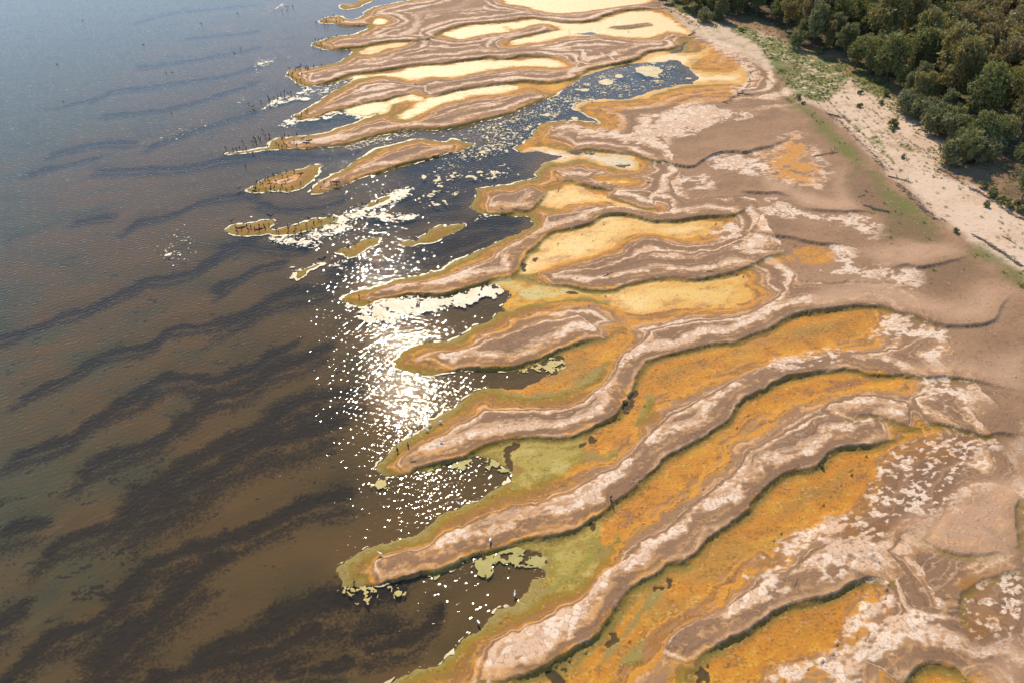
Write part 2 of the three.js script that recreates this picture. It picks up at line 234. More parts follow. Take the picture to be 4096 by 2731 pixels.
// what lies on the higher sand: [kind, outline]
const PATCHES = [
  ['crust', '20:1100,1210 1250,1140 1400,1060 1550,1000 1750,975 1900,1000 2050,1040 2200,1030 2220,1060 2050,1090 1900,1140 1800,1180 1600,1230 1450,1270 1250,1300 1050,1300 850,1250 650,1210 500,1180 400,1180 440,1150 600,1140 800,1190 950,1220 1060,1250'],
  ['orange', '20:1560,810 1900,780 2120,790 2060,900 1900,945 1700,935 1500,960 1300,980 1100,990 980,1050 1050,1170 980,1200 860,1150 760,1080 700,1000 700,940 860,930 1050,930 1300,880'],
  ['orange', '20:1640,610 1760,540 1820,430 1900,440 2050,520 2100,600 2030,650 1900,660 1750,640'],
  ['orange', '20:60,1350 180,1240 240,1170 360,1130 330,1230 420,1300 500,1370 300,1350 200,1365'],
  ['orangecrust', '30:0,1420 150,1300 280,1240 350,1300 420,1380 450,1470 530,1567 31:540,90 500,140 380,180 250,170 100,110 0,70 20:2200,1440'],
  ['crust', '20:1780,1490 1850,1440 2050,1430 2150,1450 2300,1480 2351,1560 21:2200,30 2000,10'],
  ['crust', '21:1600,90 1750,60 1850,80 1850,130 1790,160 1700,160 1640,120'],
  ['crust', '21:1850,560 2000,480 2080,500 2120,580 2200,620 2300,640 2200,680 2080,630 1950,620'],
  ['crust', '31:0,280 150,330 350,420 600,450 850,440 1000,470 1020,580 960,620 850,540 700,500 500,470 300,440 100,430 0,400'],
  ['crust', '31:620,720 750,760 780,860 900,920 1000,930 1280,920 1380,960 1400,1030 1280,1070 1100,1010 900,960 700,980 560,950 650,880'],
  ['orange', '31:300,720 500,730 600,780 620,860 500,900 300,880 100,900 0,880 0,820 200,790'],
  ['orange', '31:850,1290 1000,1300 1050,1380 1000,1500 800,1567 600,1540 700,1400'],
  ['crust', '31:1000,1330 1200,1360 1450,1430 1650,1480 1600,1567 1000,1560 1020,1450'],
  ['crust', '32:60,200 200,160 350,180 550,90 700,120 560,230 440,260 300,220 250,250 120,260'],
  ['orange', '32:620,300 850,310 1150,340 1160,400 1000,400 750,430 660,380'],
  ['crust', '32:1400,390 1550,360 1700,370 1780,420 1750,520 1680,560 1580,520 1480,470'],
  ['mudcrust', '32:1000,1080 1200,950 1400,870 1700,850 1950,900 2150,950 1920,1040 1880,1200 1800,1350 1650,1566 33:1000,200 800,180 600,150 750,40 800,-60 900,-250'],
  ['crust', '33:400,420 560,370 700,330 820,230 900,250 920,330 860,420 900,520 1000,590 860,640 700,660 600,610 470,590 430,500'],
  ['crust', '33:0,560 120,400 230,260 380,140 560,90 640,150 560,210 430,250 300,380 230,520 120,640 0,800'],
  ['mudcrust', '33:1760,850 1850,720 2050,650 2351,560 2351,1120 2150,1150 1900,1160 1800,1080'],
  ['crust', '33:740,1000 820,900 920,800 950,900 830,1080 700,1250 560,1420 300,1566 100,1566 300,1450 550,1330 690,1180'],
  ['crust', '33:920,1010 1100,880 1200,960 1350,1000 1500,1020 1200,1010 1050,1050 960,1180 860,1400 700,1566 600,1566 800,1400 880,1150'],
  ['dune', '33:1250,100 1500,0 32:1800,1400 2000,1250 2351,1200 33:2351,-20 2260,100 2262,340 2000,390 1800,395 1600,350 1450,270'],
  ['dune', '32:1350,240 1700,180 2000,220 2351,100 2351,420 2100,400 1800,330 1500,310'],
  ['dune', '31:400,1130 700,1050 1050,1030 1400,1180 1750,1230 1950,1050 2250,1080 2300,1140 2150,1200 2110,1320 1950,1400 1700,1420 1400,1330 1080,1250 800,1230 450,1260'],
  ['dune', '31:850,760 1100,700 1400,650 1700,700 1800,780 1600,850 1400,880 1100,880'],
  ['dune', '31:0,90 250,180 600,290 620,100 660,0 740,0 720,200 860,370 700,400 400,370 150,240 0,220'],
  ['dune', '33:2150,1300 2351,1200 2351,1566 1980,1566'],
  ['beach', '30:300,500 560,600 720,720 850,780 1050,920 1180,960 1260,1080 1420,1170 1500,1290 1600,1350 1560,1450 1600,1567 31:1560,0 1650,90 1950,200 2351,500 2800,760 2800,1400 2351,985 2100,850 1900,700 1700,560 1400,300 1150,90 30:1050,1540 850,1330 700,1180 520,1010 300,920 180,820 260,700 300,600'],
  ['thin_grass', '20:1450,60 1550,150 1700,210 1900,230 2351,330 30:300,480 300,560 120,600 0,640 20:2150,520 1900,420 1750,350 1600,260'],
  ['crust', '20:1780,360 1950,400 2100,480 2200,620 2230,760 2150,830 2050,860 2080,700 2100,580 1950,480'],
  ['tracks', '30:330,520 560,600 820,760 1000,900 1180,960 1200,1300 1500,1567 1070,1567 850,1330 700,1180 520,1010 300,900 260,700'],
  ['litter', '20:1700,100 1850,180 2050,150 2351,210 30:200,430 420,440 700,540 900,720 1100,760 1250,900 1330,1060 1500,1140 1650,1330 1700,1567 31:1900,0 2200,-20 2220,200 2500,330 DD:3200,480 3200,-220 1450,-220 1420,-60'],
  ['grass', '30:0,360 100,360 200,440 330,520 640,560 760,640 740,760 640,860 500,950 320,900 200,900 130,760 60,640 0,560 20:2250,420 2000,290 2150,260'],
  ['grass', '30:680,640 860,640 1000,760 1150,820 1160,900 1060,930 880,860 760,760'],
  ['grass', '20:1430,0 1640,0 1700,120 1600,140 1500,90'],
  ['olive', '30:0,730 90,800 180,900 330,980 480,1080 600,1200 740,1340 840,1480 880,1567 31:1000,60 1150,200 1320,350 1520,500 1600,600 1500,690 1300,640 1150,560 1050,400 1000,220 870,60 30:820,1567 760,1480 640,1400 520,1300 420,1180 330,1060 200,960 120,900 60,830'],
  ['olive', '31:1760,790 1930,700 2080,770 2250,900 2351,960 2351,1130 2230,1040 2100,900 1950,830'],
  ['olivemud', '31:740,0 880,0 1000,160 1100,330 1400,500 1600,620 1500,680 1250,650 1150,690 1000,640 1050,500 950,420 860,370 740,200'],
  ['olivemud', '31:1550,850 1800,830 1900,900 1850,1000 1700,1150 1500,1120 1400,1000'],
];
// darker weed-grown troughs under the water: [half width in metres, line]
const WEEDS = [
  [4.5, '10:1500,1567 1800,1490 2150,1400 20:0,1230 300,1040 600,880 900,780 1200,700 1450,660'],
  [3, '11:1400,300 1700,180 2100,60 2351,-30'],
  [2.2, '11:1500,620 1800,560 2100,480 2351,480'],
  [1.6, '10:450,1160 700,1110 900,1080'],
  [1.5, '01:0,1490 200,1440 500,1310 800,1240 1000,1140 1250,1040 1400,960 1550,960 1800,900 1950,800 2100,710 2351,640'],
  [1.3, '01:1170,520 1300,440 1450,410 1600,370 1750,290 1900,250 2100,225 2351,210'],
  [1.2, '02:150,480 350,380 600,290 800,200 1000,90 1200,40 1400,5 01:1550,1430 1780,1400 2050,1350 2351,1250'],
  [2.0, '11:-300,1380 -50,1290 100,1180 300,1120 550,1090 700,1060'],
  [1.6, '02:150,1010 350,920 600,850 800,700 1000,560 1200,490 1400,380 1550,300 1750,290 1900,330 2050,290 2351,200 12:150,110 350,0'],
  [1.7, '02:780,1160 900,1080 1100,1000 1300,930 1500,830 1600,710 1750,620 1850,530 2000,450 2200,420 2351,330 12:120,230 400,140 650,30'],
  [2.2, '02:1150,1540 1300,1400 1500,1280 1700,1100 1850,980 2000,930 2200,850 2351,780 12:150,670 350,530 600,460 900,430'],
  [2.6, '02:1400,1500 1600,1350 1900,1200 2100,1020 2351,900 12:200,850 500,780 700,700'],
  [1.5, '03:450,340 600,230 800,150 1000,100 1200,20 02:1400,1500 1700,1440'],
  [1.4, '03:-60,1600 200,1350 400,1170 650,1040 850,980 1050,800 1200,650 1400,480 1600,330 1800,300 2000,230 2200,180 2351,100 13:200,10 12:400,1480 700,1420 900,1390'],
  [2.6, '03:900,1350 1100,1150 1300,1000 1500,800 1700,600 1900,420'],
  [2.2, '03:1900,1300 2100,1180 2351,1090 13:150,1000 350,880 550,830 750,780 1000,770 1200,730'],
  [1.4, '03:1300,1566 1500,1480 1800,1400 2100,1330 2351,1290 13:200,1180 500,1050'],
  [1.0, '13:1000,1250 1250,1180 1400,1150 1600,1000 1650,900'],
  [.8, '13:180,1480 500,1430 700,1420 850,1400'],
  [1.0, '11:-500,840 -350,760 -200,700 -50,680 150,700 400,720 520,700'],
  [1.2, '11:-350,1100 -250,1020 -100,950 50,860 250,830'],
  [2.0, '11:750,850 1050,880 1350,820 1700,740 2000,620 2200,540'],
  [2.2, '11:1100,480 1400,400 1600,350 1850,330'],
  [1.0, '11:0,290 150,330 350,350 600,320 800,260'],
  [1.5, '10:0,1400 300,1420 700,1430 900,1400'],
  [1.6, '00:1360,1330 1450,1290 1600,1240 1750,1190 2000,1110 2351,1020'],
  [1.6, '00:900,880 1000,810 1300,780 1600,740 2000,690 2351,600'],
  [1.6, '00:1300,590 1700,540 2000,490 2351,430'],
  [1.5, '00:1250,180 1450,125 1700,80 2351,30'],
  [1.5, '00:1000,1030 1300,1000 1600,960 1900,880 2351,740'],
  [1.6, '00:500,1380 900,1290 1200,1290'],
  [1.6, '00:900,1540 1400,1530 1700,1520 2000,1470 2351,1430'],
  [1.3, '00:1700,330 2000,310 2351,280'],
  [1.5, '03:0,980 100,920 200,880'],
  [1.5, '03:100,140 250,90 380,50'],
  [1.2, '00:600,940 900,860'],
  [1.2, '01:700,440 850,410 1000,400'],
  [1.2, '00:300,1560 600,1480 900,1420'],
];
// ---------------------------------------------------------------- the shape of the shore
const BOX = [-215, -252, 215, -6];
const landPolys = [smooth(trace(MAINLAND, .02), true, 4), ...Object.values(ISLANDS).map((t) => smooth(trace(t, .02), true, 4))];
const SHORE = signed(landPolys, BOX, 0.3);
const flats = FLATS.map(([kind, t]) => { const p = smooth(trace(t, .05), true, 3), box = boxOf(p, 5); return { kind, f: signed([p], box, 0.4), box }; });
const patches = PATCHES.map(([kind, t]) => { const p = smooth(trace(t, .3), true, 3), box = boxOf(p, 7); return { kind, f: signed([p], box, 0.5), box }; });
const scarps = SCARPS.map(([t, A]) => {
  const p = smooth(trace(t, .2), false, 4), box = boxOf(p, 9), d = new Field(...box, 0.3, 99), amp = new Field(...box, 0.3), len = [0];
  for (let i = 1; i < p.length; i++) len.push(len[i - 1] + Math.hypot(p[i][0] - p[i - 1][0], p[i][1] - p[i - 1][1]));
  const all = len[len.length - 1];
  for (let i = 0; i + 1 < p.length; i++) {
    const [ax, az] = p[i], [bx, bz] = p[i + 1], dx = bx - ax, dz = bz - az, L2 = dx * dx + dz * dz + 1e-9, R = 8;
    const i0 = Math.max(0, Math.floor((Math.min(ax, bx) - R - d.x0) / .3)), i1 = Math.min(d.w - 1, Math.ceil((Math.max(ax, bx) + R - d.x0) / .3));
    const j0 = Math.max(0, Math.floor((Math.min(az, bz) - R - d.z0) / .3)), j1 = Math.min(d.h - 1, Math.ceil((Math.max(az, bz) + R - d.z0) / .3));
    for (let j = j0; j <= j1; j++) for (let q = i0; q <= i1; q++) {
      const x = d.x0 + q * .3, z = d.z0 + j * .3, t = clamp(((x - ax) * dx + (z - az) * dz) / L2), ex = x - ax - dx * t, ez = z - az - dz * t, e = Math.hypot(ex, ez), k = j * d.w + q;
      if (e < Math.abs(d.a[k]) - 1e-6) {
        d.a[k] = ((x - ax) * dz - (z - az) * dx >= 0 ? 1 : -1) * e;
        const s = lerp(len[i], len[i + 1], t);
        amp.a[k] = A * sst(0, Math.min(6, all * .25), s) * sst(0, Math.min(6, all * .25), all - s) * (.95 + .28 * vn(s * .16, A * 40 + all) + .08 * vn(s * .7, all));
      }
    }
  }
  return { d, amp, box };
});
const weedLines = WEEDS.map(([w, t]) => { const p = smooth(trace(t, -.3), false, 3), box = boxOf(p, w * 3), f = new Field(...box, 0.5, 99);
  for (let i = 0; i + 1 < p.length; i++) {
    const s = [...p[i], ...p[i + 1]], R = w * 3;
    for (let j = Math.max(0, Math.floor((Math.min(s[1], s[3]) - R - f.z0) / .5)); j <= Math.min(f.h - 1, Math.ceil((Math.max(s[1], s[3]) + R - f.z0) / .5)); j++)
      for (let q = Math.max(0, Math.floor((Math.min(s[0], s[2]) - R - f.x0) / .5)); q <= Math.min(f.w - 1, Math.ceil((Math.max(s[0], s[2]) + R - f.x0) / .5)); q++) { const k = j * f.w + q; f.a[k] = Math.min(f.a[k], Math.sqrt(segDist2(f.x0 + q * .5, f.z0 + j * .5, s))); }
  }
  return { f, w, box }; });
// lists of what is near each 8 m square
const BIN = 8, BW = Math.ceil((BOX[2] - BOX[0]) / BIN), BH = Math.ceil((BOX[3] - BOX[1]) / BIN);
function binned(list) {
  const bins = Array.from({ length: BW * BH }, () => []);
  for (const o of list) { const [a, b, c, d] = o.box;
    for (let j = Math.max(0, Math.floor((b - BOX[1]) / BIN)); j <= Math.min(BH - 1, Math.floor((d - BOX[1]) / BIN)); j++) for (let i = Math.max(0, Math.floor((a - BOX[0]) / BIN)); i <= Math.min(BW - 1, Math.floor((c - BOX[0]) / BIN)); i++) bins[j * BW + i].push(o); }
  return (x, z) => bins[clamp(Math.floor((z - BOX[1]) / BIN), 0, BH - 1) * BW + clamp(Math.floor((x - BOX[0]) / BIN), 0, BW - 1)];
}
const POOLS = ['23:1385,668 1405,640 1400,622 1425,630 1455,618 1440,642 1450,655 1425,662', '23:1270,695 1300,680 1340,690 1320,715 1300,705', '23:885,1190 905,1150 915,1108 940,1105 950,1130 985,1140 950,1155 920,1185', '23:1680,1560 1700,1500 1680,1465 1730,1480 1760,1440 1790,1460 1780,1500 1815,1530 1760,1560 1720,1590', '23:730,145 750,110 790,100 800,125 770,160', '22:700,895 740,900 800,905 760,930 730,945', '22:630,940 690,930 680,955 640,962', '22:1050,660 1040,600 1080,530 1110,470 1160,465 1130,510 1100,560 1080,620', '21:85,880 100,850 125,845 130,880 110,920 80,910', '21:205,800 220,795 225,825 210,820', '21:520,1135 545,1112 600,1120 640,1125 600,1140', '21:850,1150 870,1140 890,1155 860,1160', '20:1445,488 1490,462 1550,450 1560,410 1600,375 1615,378 1580,420 1570,460 1530,478', '20:590,315 680,300 740,292 775,310 700,316', '20:490,1398 560,1388 640,1398 600,1420', '20:650,1405 745,1405 740,1420 670,1422', '20:940,1520 1000,1515 1080,1510 1060,1530 980,1535', '23:310,1440 430,1440 510,1480 500,1540 430,1566 360,1530', '12:2270,1000 2351,930 22:60,930 70,950 30,980 0,1050 20,1120 0,1180 -40,1130 -60,1050'].map((t) => { const p = smooth(trace(t, .03), true, 3), box = boxOf(p, 1.5); return { f: signed([p], box, .12), box }; });
const poolsAt = binned(POOLS);
const flatsAt = binned(flats), patchesAt = binned(patches), scarpsAt = binned(scarps), weedsAt = binned(weedLines);

// everything about one place: m.sw distance from the water (+ land), m.low + outside flats, m.up / m.dn distance above / below a step
const M = { sw: 0, low: 0, flat: null, up: 99, dn: 99, step: 0, amp: 0, x: 0, z: 0 };
function look(x0, z0) {
  const wx = .35 * vn(x0 * .55, z0 * .55) + .16 * vn(x0 * 1.9, z0 * 1.9), wz = .35 * vn(x0 * .55 + 31, z0 * .55 - 9) + .16 * vn(x0 * 1.9 - 40, z0 * 1.9 + 3);
  const x = x0 + wx, z = z0 + wz;
  M.x = x; M.z = z;
  M.sw = SHORE.at(x, z);
  for (const p of poolsAt(x, z)) if (p.f.has(x, z)) M.sw = Math.min(M.sw, -p.f.at(x, z) + .22 * vn(x0 * 3, z0 * 3));
  M.up = 99; M.dn = 99; M.step = 0; M.amp = 0; M.ua = 0;
  for (const s of scarpsAt(x, z)) {
    if (!s.d.has(x, z)) continue;
    const xs = x0 + wx * .5 + .02 * vn(x0 * 6, z0 * 6), zs = z0 + wz * .5 + .025 * vn(x0 * 6 + 7, z0 * 6), d = s.d.at(xs, zs), A = s.amp.at(xs, zs);
    if (A < .01 || d > 50) continue;
    if (d > 0) { if (d < M.up) { M.up = d; M.ua = A; } const v = A * Math.exp(-d / 4) * (.45 + .55 * sst(0, .1, d)) * (1 - sst(4, 7.6, d)); if (v > M.step) { M.step = v; } if (d < 1.2 && A > M.amp) M.amp = A; }
    else { if (-d < M.dn) { M.dn = -d; if (A > M.amp) M.amp = A; } const v = A * .45 * (1 - sst(-.03, .32, -d)); if (v > M.step) M.step = v; }
  }
  let low = -99, best = -99, flat = null;
  for (const f of flatsAt(x, z)) { if (!f.f.has(x, z)) continue; const d = f.f.at(x, z), e = d > -1 ? d + 1.3 * vn(x * .45 + f.box[0], z * .45) + .6 * vn(x * 1.6 + f.box[1], z * 1.6) : d; if (d > low) low = d; if (e > best) { best = e; flat = f; } }
  if (M.up < 2.2 && M.ua > .04) low = Math.min(low, -M.up);
  M.in = low; M.flat = flat;
  M.low = Math.min(M.sw, -low);                                  // distance to the nearest wet or flat ground
  return M;
}
function heightOf(x, z) {
  look(x, z);
  const { sw } = M;
  const grain = .018 * vn(x * .9, z * .9) + .03 * vn(x * .23, z * .23);
  if (sw < 0) {
    let weed = 0; for (const w of weedsAt(x, z)) { const d = w.f.at(x, z); if (d < w.w * 2) weed = Math.max(weed, 1 - sst(.3, 2, d / w.w)); }
    return -.03 - .055 * Math.min(-sw, 5) - .012 * Math.min(-sw, 40) - .25 * weed * sst(0, 2, -sw) + .4 * grain - .02;
  }
  const q = Math.max(0, M.low);
  let h = M.in > 0 ? .045 : .045 + .34 * (1 - Math.exp(-q / 5));
  h *= .25 + .75 * sst(0, .9, sw);
  h += .006 * Math.min(60, sw) * sst(2, 20, sw) * (M.in > 0 ? .6 : 1);
  if (x > 20) h += .9 * sst(55, 95, x + (z + 110) * -.02) ;
  return Math.max(.012, h + M.step + grain * sst(0, 1.5, q) * 1.2);
}
// ---------------------------------------------------------------- what the ground is made of
const lin = (c) => Math.pow(c / 255, 2.2);
const K = .60;
const col = (r, g, b) => [lin(r) * K, lin(g) * K, lin(b) * K];
const C = {
  tan: col(174, 134, 98), dtan: col(132, 99, 70), brown: col(120, 86, 62), peach: col(232, 174, 112), orange: col(220, 148, 46), ochre: col(168, 112, 36), dark: col(104, 70, 36),
  olive: col(138, 112, 28), green: col(150, 136, 42), crust: col(255, 226, 196), crust2: col(236, 196, 160), cream: col(254, 218, 152), goldc: col(236, 188, 88), gold: col(226, 162, 36), rust: col(206, 132, 16),
  gmat: col(182, 158, 68), omat: col(142, 120, 52), hmat: col(152, 114, 46), ymat: col(216, 196, 122), gcream: col(216, 198, 160), mud: col(92, 74, 76), beach: col(236, 206, 174), dune: col(204, 162, 126),
  rim: col(178, 160, 116), litter: col(84, 68, 42), grass: col(110, 118, 40), dgrass: col(86, 84, 34), olived: col(116, 108, 48), bed: col(148, 118, 76), bed2: col(114, 106, 70), waterHaze: col(104, 122, 108), weed: col(14, 24, 28), weed2: col(46, 52, 36), foot: col(178, 112, 36),
};
const KIND = {
  cream: [C.cream, C.gold, .9], creamgold: [C.cream, C.gold, 2.6], gold: [C.gold, C.rust, 1.5], goldcream: [C.goldc, C.gold, 1.9], paleyellow: [C.ymat, C.gold, 1.4], greycream: [C.gcream, C.gold, 1.2],
  goldmat: [C.hmat, C.rust, 2.6], greenmat: [C.gmat, C.green, .8], olivemat: [C.omat, C.rust, 1.6], ochremat: [C.hmat, C.rust, 2.4], pale: [C.cream, C.gold, 1],
};
const O = [0, 0, 0, 0, 1];
const mixTo = (c, t) => { if (t <= 0) return; if (t > 1) t = 1; O[0] += (c[0] - O[0]) * t; O[1] += (c[1] - O[1]) * t; O[2] += (c[2] - O[2]) * t; };
// the colour (linear) of the ground at a place in O[0..2]; O[3] is its fine relief, 0 .. 1
function paint(x, z) {
  look(x, z);
  const sw = M.sw, ax = x * .84 - z * .34, az = z * .94 + x * .34, n1 = fbm(ax * .2, az * .3, 3), n2 = fbm(ax * .62 + 50, az * 1.05, 3), n3 = fbm(ax * 2.2, az * 3.4 + 9, 3), n4 = vn(x * 7, z * 9);
  O[4] = .95;
  let relief = .4 + .12 * n4 + .1 * n3;
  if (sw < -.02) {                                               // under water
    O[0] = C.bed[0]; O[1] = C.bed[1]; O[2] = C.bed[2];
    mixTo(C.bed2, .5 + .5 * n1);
    mixTo(C.waterHaze, .85 * sst(12, 45, -sw + 16 * n1 + 6 * n2));                                // blue-green reflection and murk of the water, put into the bed colour farther out
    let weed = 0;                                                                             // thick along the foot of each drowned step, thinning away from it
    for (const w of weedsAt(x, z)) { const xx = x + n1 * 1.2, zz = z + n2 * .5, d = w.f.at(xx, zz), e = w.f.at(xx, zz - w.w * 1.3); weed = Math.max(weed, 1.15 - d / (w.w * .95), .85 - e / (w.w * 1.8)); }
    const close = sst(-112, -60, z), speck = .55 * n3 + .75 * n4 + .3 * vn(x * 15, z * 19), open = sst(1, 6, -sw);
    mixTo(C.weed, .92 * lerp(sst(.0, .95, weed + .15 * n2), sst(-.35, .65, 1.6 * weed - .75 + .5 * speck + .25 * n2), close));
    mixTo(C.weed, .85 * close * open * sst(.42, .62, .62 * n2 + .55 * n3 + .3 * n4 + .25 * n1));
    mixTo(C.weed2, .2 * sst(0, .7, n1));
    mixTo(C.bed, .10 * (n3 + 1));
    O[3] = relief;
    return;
  }
  const q = M.low + .5 * n1 + .26 * n2 + .12 * n3 + 2.2 * (1 - sst(.4, 1.9, M.up - M.low)) * sst(.0, .16, M.ua), low = M.in;
  const fade = sst(.2, 1.6, M.dn);
  // the sand of the ridges
  O[0] = C.tan[0]; O[1] = C.tan[1]; O[2] = C.tan[2];
  mixTo(C.dtan, clamp(.35 + .5 * n1 + .35 * n3));
  const inland = sst(9, 18, M.low) + sst(34, 60, sw + n1 * 8) * .8, wet = 1 - clamp(inland);
  const str = vn(q * 2.6 + 3, n1 * 2.2) * .6 + vn(q * 6.1, n2 * 1.4 + 7) * .4;     // streaks that run along the shore
  const nearWater = 1 - sst(2.5, 9, sw - Math.max(0, M.low) + Math.max(0, low) * .5);
  const near0 = 1 - sst(1.5, 6, sw - Math.max(0, M.low)), o = q / (1 + 1.25 * near0);          // stains reach higher beside open water
  const line = vn(o * 7.5 + n1 * 1.2, 5.5) + .35 * n3;                                          // old water lines
  mixTo(C.orange, wet * (1 - sst(1.2, 2.1, o)) * sst(-.5, .25, str + .4 * n3) * .95);
  mixTo(C.gold, wet * sst(.5, .8, o) * (1 - sst(1.0, 1.5, o)) * sst(-.2, .5, n2 + n3 * .7) * .6);
  mixTo(C.ochre, wet * (1 - sst(.6, 1.6, o)) * sst(-.1, .5, -str + .4 * n3) * .8);
  mixTo(C.peach, wet * sst(1.45, 1.7, o) * (1 - sst(1.85, 2.3, o)) * sst(-.3, .2, n2 + n3 * .6) * .85);
  mixTo(C.brown, wet * (1 - sst(.9, 2.6, o)) * .7 * sst(.12, .5, line));
  mixTo(C.olive, wet * nearWater * (1 - sst(.35, .75, o + .2 * n3)) * sst(-.7, .1, str + .5 * n2 + .2) * .8);
  mixTo(C.dark, wet * nearWater * (1 - sst(.5, .9, o)) * .45 * sst(.1, .45, line));
  mixTo(C.green, wet * nearWater * (1 - sst(.12, .36, o)) * .6);
  mixTo(C.rim, wet * nearWater * (1 - sst(.03, .16, o + .1 * n3)) * .3);
  // pale crusts in rings round the tops
  const ring = .7 * Math.sin(12 * Math.log(1 + Math.max(0, q)) + n1 * 1.7) + n2 * .45 + n3 * .6 + n1 * .25 + .45 * vn(x * .11, z * .11);
  let crust = wet * sst(2.1, 2.7, q) * sst(1.2, 1.8, o + .5) * sst(.24, .6, ring);
  mixTo(C.crust2, wet * sst(1.6, 2.2, q) * .55 * sst(.3, .6, vn(q * 6.5 + n1 * .8, 8.8) + .4 * n3));
  mixTo(C.brown, wet * sst(1.6, 2.2, q) * .5 * sst(.3, .6, vn(q * 7.7 + n1 * .8, 18.8) + .4 * n3));
  mixTo(C.peach, wet * sst(2.0, 2.5, q) * .35 * sst(-.2, .25, ring));
  mixTo(C.dtan, wet * sst(2.0, 2.5, q) * .45 * sst(.05, .5, -ring));
  let mudc = 0, beach = 0;
  // patches of their own
  for (const p of patchesAt(x, z)) {
    if (!p.f.has(x, z)) continue;
    const d0 = p.f.at(x, z), d = d0 + 1.1 * n1 + .7 * n2;
    if (d0 < -3.2) continue;
    switch (p.kind) {
      case 'crust': crust = Math.max(crust, sst(-.5, .5, d * .8 + n2 * 1.1 + n3 * 1.1) * sst(-.28, .12, n2 * .8 + n3 * .7 + d * .16)); break;
      case 'mudcrust': { const w = sst(-.6, .6, d); mixTo(C.brown, w * .5); mixTo(C.ochre, w * .7 * sst(.15, .6, n1 + .3 * n3)); crust = Math.max(crust * (1 - w), w * sst(.02, .22, n2 * .5 + n3 * .8 - .22 * sst(1.5, 5, d))); break; }
      case 'orange': mixTo(C.orange, sst(-.8, .8, d) * sst(-.5, .25, n3 + n2 * .8) * .9); mixTo(C.ochre, sst(0, 1, d) * sst(.1, .6, -n2) * .5); crust *= 1 - sst(-.5, .5, d) * .7; break;
      case 'orangecrust': { const w = sst(-1.4, 1.2, d + n3 * .8); mixTo(C.crust2, w * .8 * sst(-.4, .3, n2 + n3)); mixTo(C.orange, sst(-.2, 3, d + n2 * 1.5) * .9 * sst(-.45, .3, n2 + .6 * n3)); crust = Math.max(crust * (1 - w), w * sst(.0, .4, n2 + n3 * .6 - d * .2)); break; }
      case 'dune': { const w = sst(-1.6, 2.2, d); mixTo(C.dune, w * (.85 + .15 * n3)); mixTo(C.tan, w * .35 * sst(-.1, .5, vn(d0 * 1.1 + n1, n1 * 2))); crust *= 1 - w; break; }
      case 'beach': { const w = sst(-1.2, 1.0, d); mixTo(C.beach, w * .95); mixTo(C.dune, w * .45 * sst(-.3, .6, n1 + .5 * n3)); beach = Math.max(beach, w); crust *= 1 - w; break; }
      case 'thin_grass': { const w = sst(-1.5, 1.5, d); mixTo(C.beach, w * .8); mixTo(C.grass, w * .7 * sst(.05, .4, n2 + .5 * n3)); crust = Math.max(crust * (1 - w), w * .4 * sst(.2, .5, n3 + n2)); break; }
      case 'litter': { const w = sst(-1.5, 1.5, d); mixTo(C.litter, w * .9); mixTo(C.dgrass, w * .6 * sst(-.1, .4, n2)); crust *= 1 - w; break; }
      case 'tracks': { const w = sst(-1, 1, d), v = Math.abs(vn((M.x + .03 * M.z) * .95, M.z * .025 + 3.3) + .2 * n2); mixTo(C.grass, w * (1 - sst(.05, .2, v)) * sst(-.35, .2, n3 + n2 * .6) * .85); mixTo(C.tan, w * .4 * sst(.0, .5, n2)); break; }
      case 'grass': { const w = sst(-1, 1.2, d); mixTo(C.grass, w * sst(-.3, .1, n2 * .7 + n3 * .7 + .16) * .92); mixTo(C.dgrass, w * .6 * sst(.1, .5, n3)); crust *= 1 - w; break; }
      case 'olive': { const w = sst(-1.4, 1.8, d); mixTo(C.olived, w * .85); mixTo(C.grass, w * .85 * sst(-.2, .4, n1 * .5 + n3 * .8)); crust *= 1 - w; break; }
      case 'olivemud': { const w = sst(-1.8, 1.8, d); mixTo(C.dtan, w * .7); mixTo(C.grass, w * .8 * sst(.22, .5, n2 * .8 + n3 * .6)); crust *= 1 - w * .8; break; }
    }
  }
  // smooth lip above a step, stained foot below it
  crust *= sst(.55, 1.2, M.up + .3 * n3);
  mixTo(C.peach, wet * sst(.7, 1.0, M.up) * (1 - sst(1.1, 1.7, M.up + .5 * n2)) * .5 * sst(-.2, .3, n3 + n2));
  const foot = M.amp > .08 ? 1 - sst(.38, .85, M.dn + .12 * n3) : 0;
  // flats and mats
  if (M.flat && low > -1.5) {
    const [mat, rim, rw] = KIND[M.flat.kind], d = low + .55 * n1 + .35 * n2 + .2 * n3, w = sst(-.25, .35, d);
    if (w > 0) {
      const keep = [O[0], O[1], O[2]];
      const deep = sst(rw * .35, rw * 1.25, d + .6 * n2 + Math.max(0, 1.1 - M.dn) * 3);
      O[0] = rim[0]; O[1] = rim[1]; O[2] = rim[2];
      mixTo(C.gold, .55 * sst(-.1, .6, n2 + n3 * .7));
      mixTo(C.ochre, .55 * sst(.05, .6, -n2 + n3 * .5));
      mixTo(mat, deep * (.94 + .06 * n3));
      if (M.flat.kind === 'goldcream') mixTo(C.cream, deep * .35 * sst(-.2, .6, n1 + .4 * n3));
      if (M.flat.kind === 'goldmat' || M.flat.kind === 'ochremat' || M.flat.kind === 'olivemat') { mixTo(C.gold, .34 * sst(.12, .6, n3 * .7 + n2 * .6)); mixTo(C.dark, .26 * sst(.2, .7, n4 * .7 - n2 * .3)); mixTo(C.mud, .4 * sst(.5, .75, n1 * .9 - n2 * .45)); mixTo(C.omat, .4 * sst(.1, .5, -n1)); }
      if (M.flat.kind === 'greenmat') { mixTo(C.green, .35 * sst(.05, .6, n3 + n2 * .4)); mixTo(C.ymat, .4 * sst(.1, .6, n2)); }
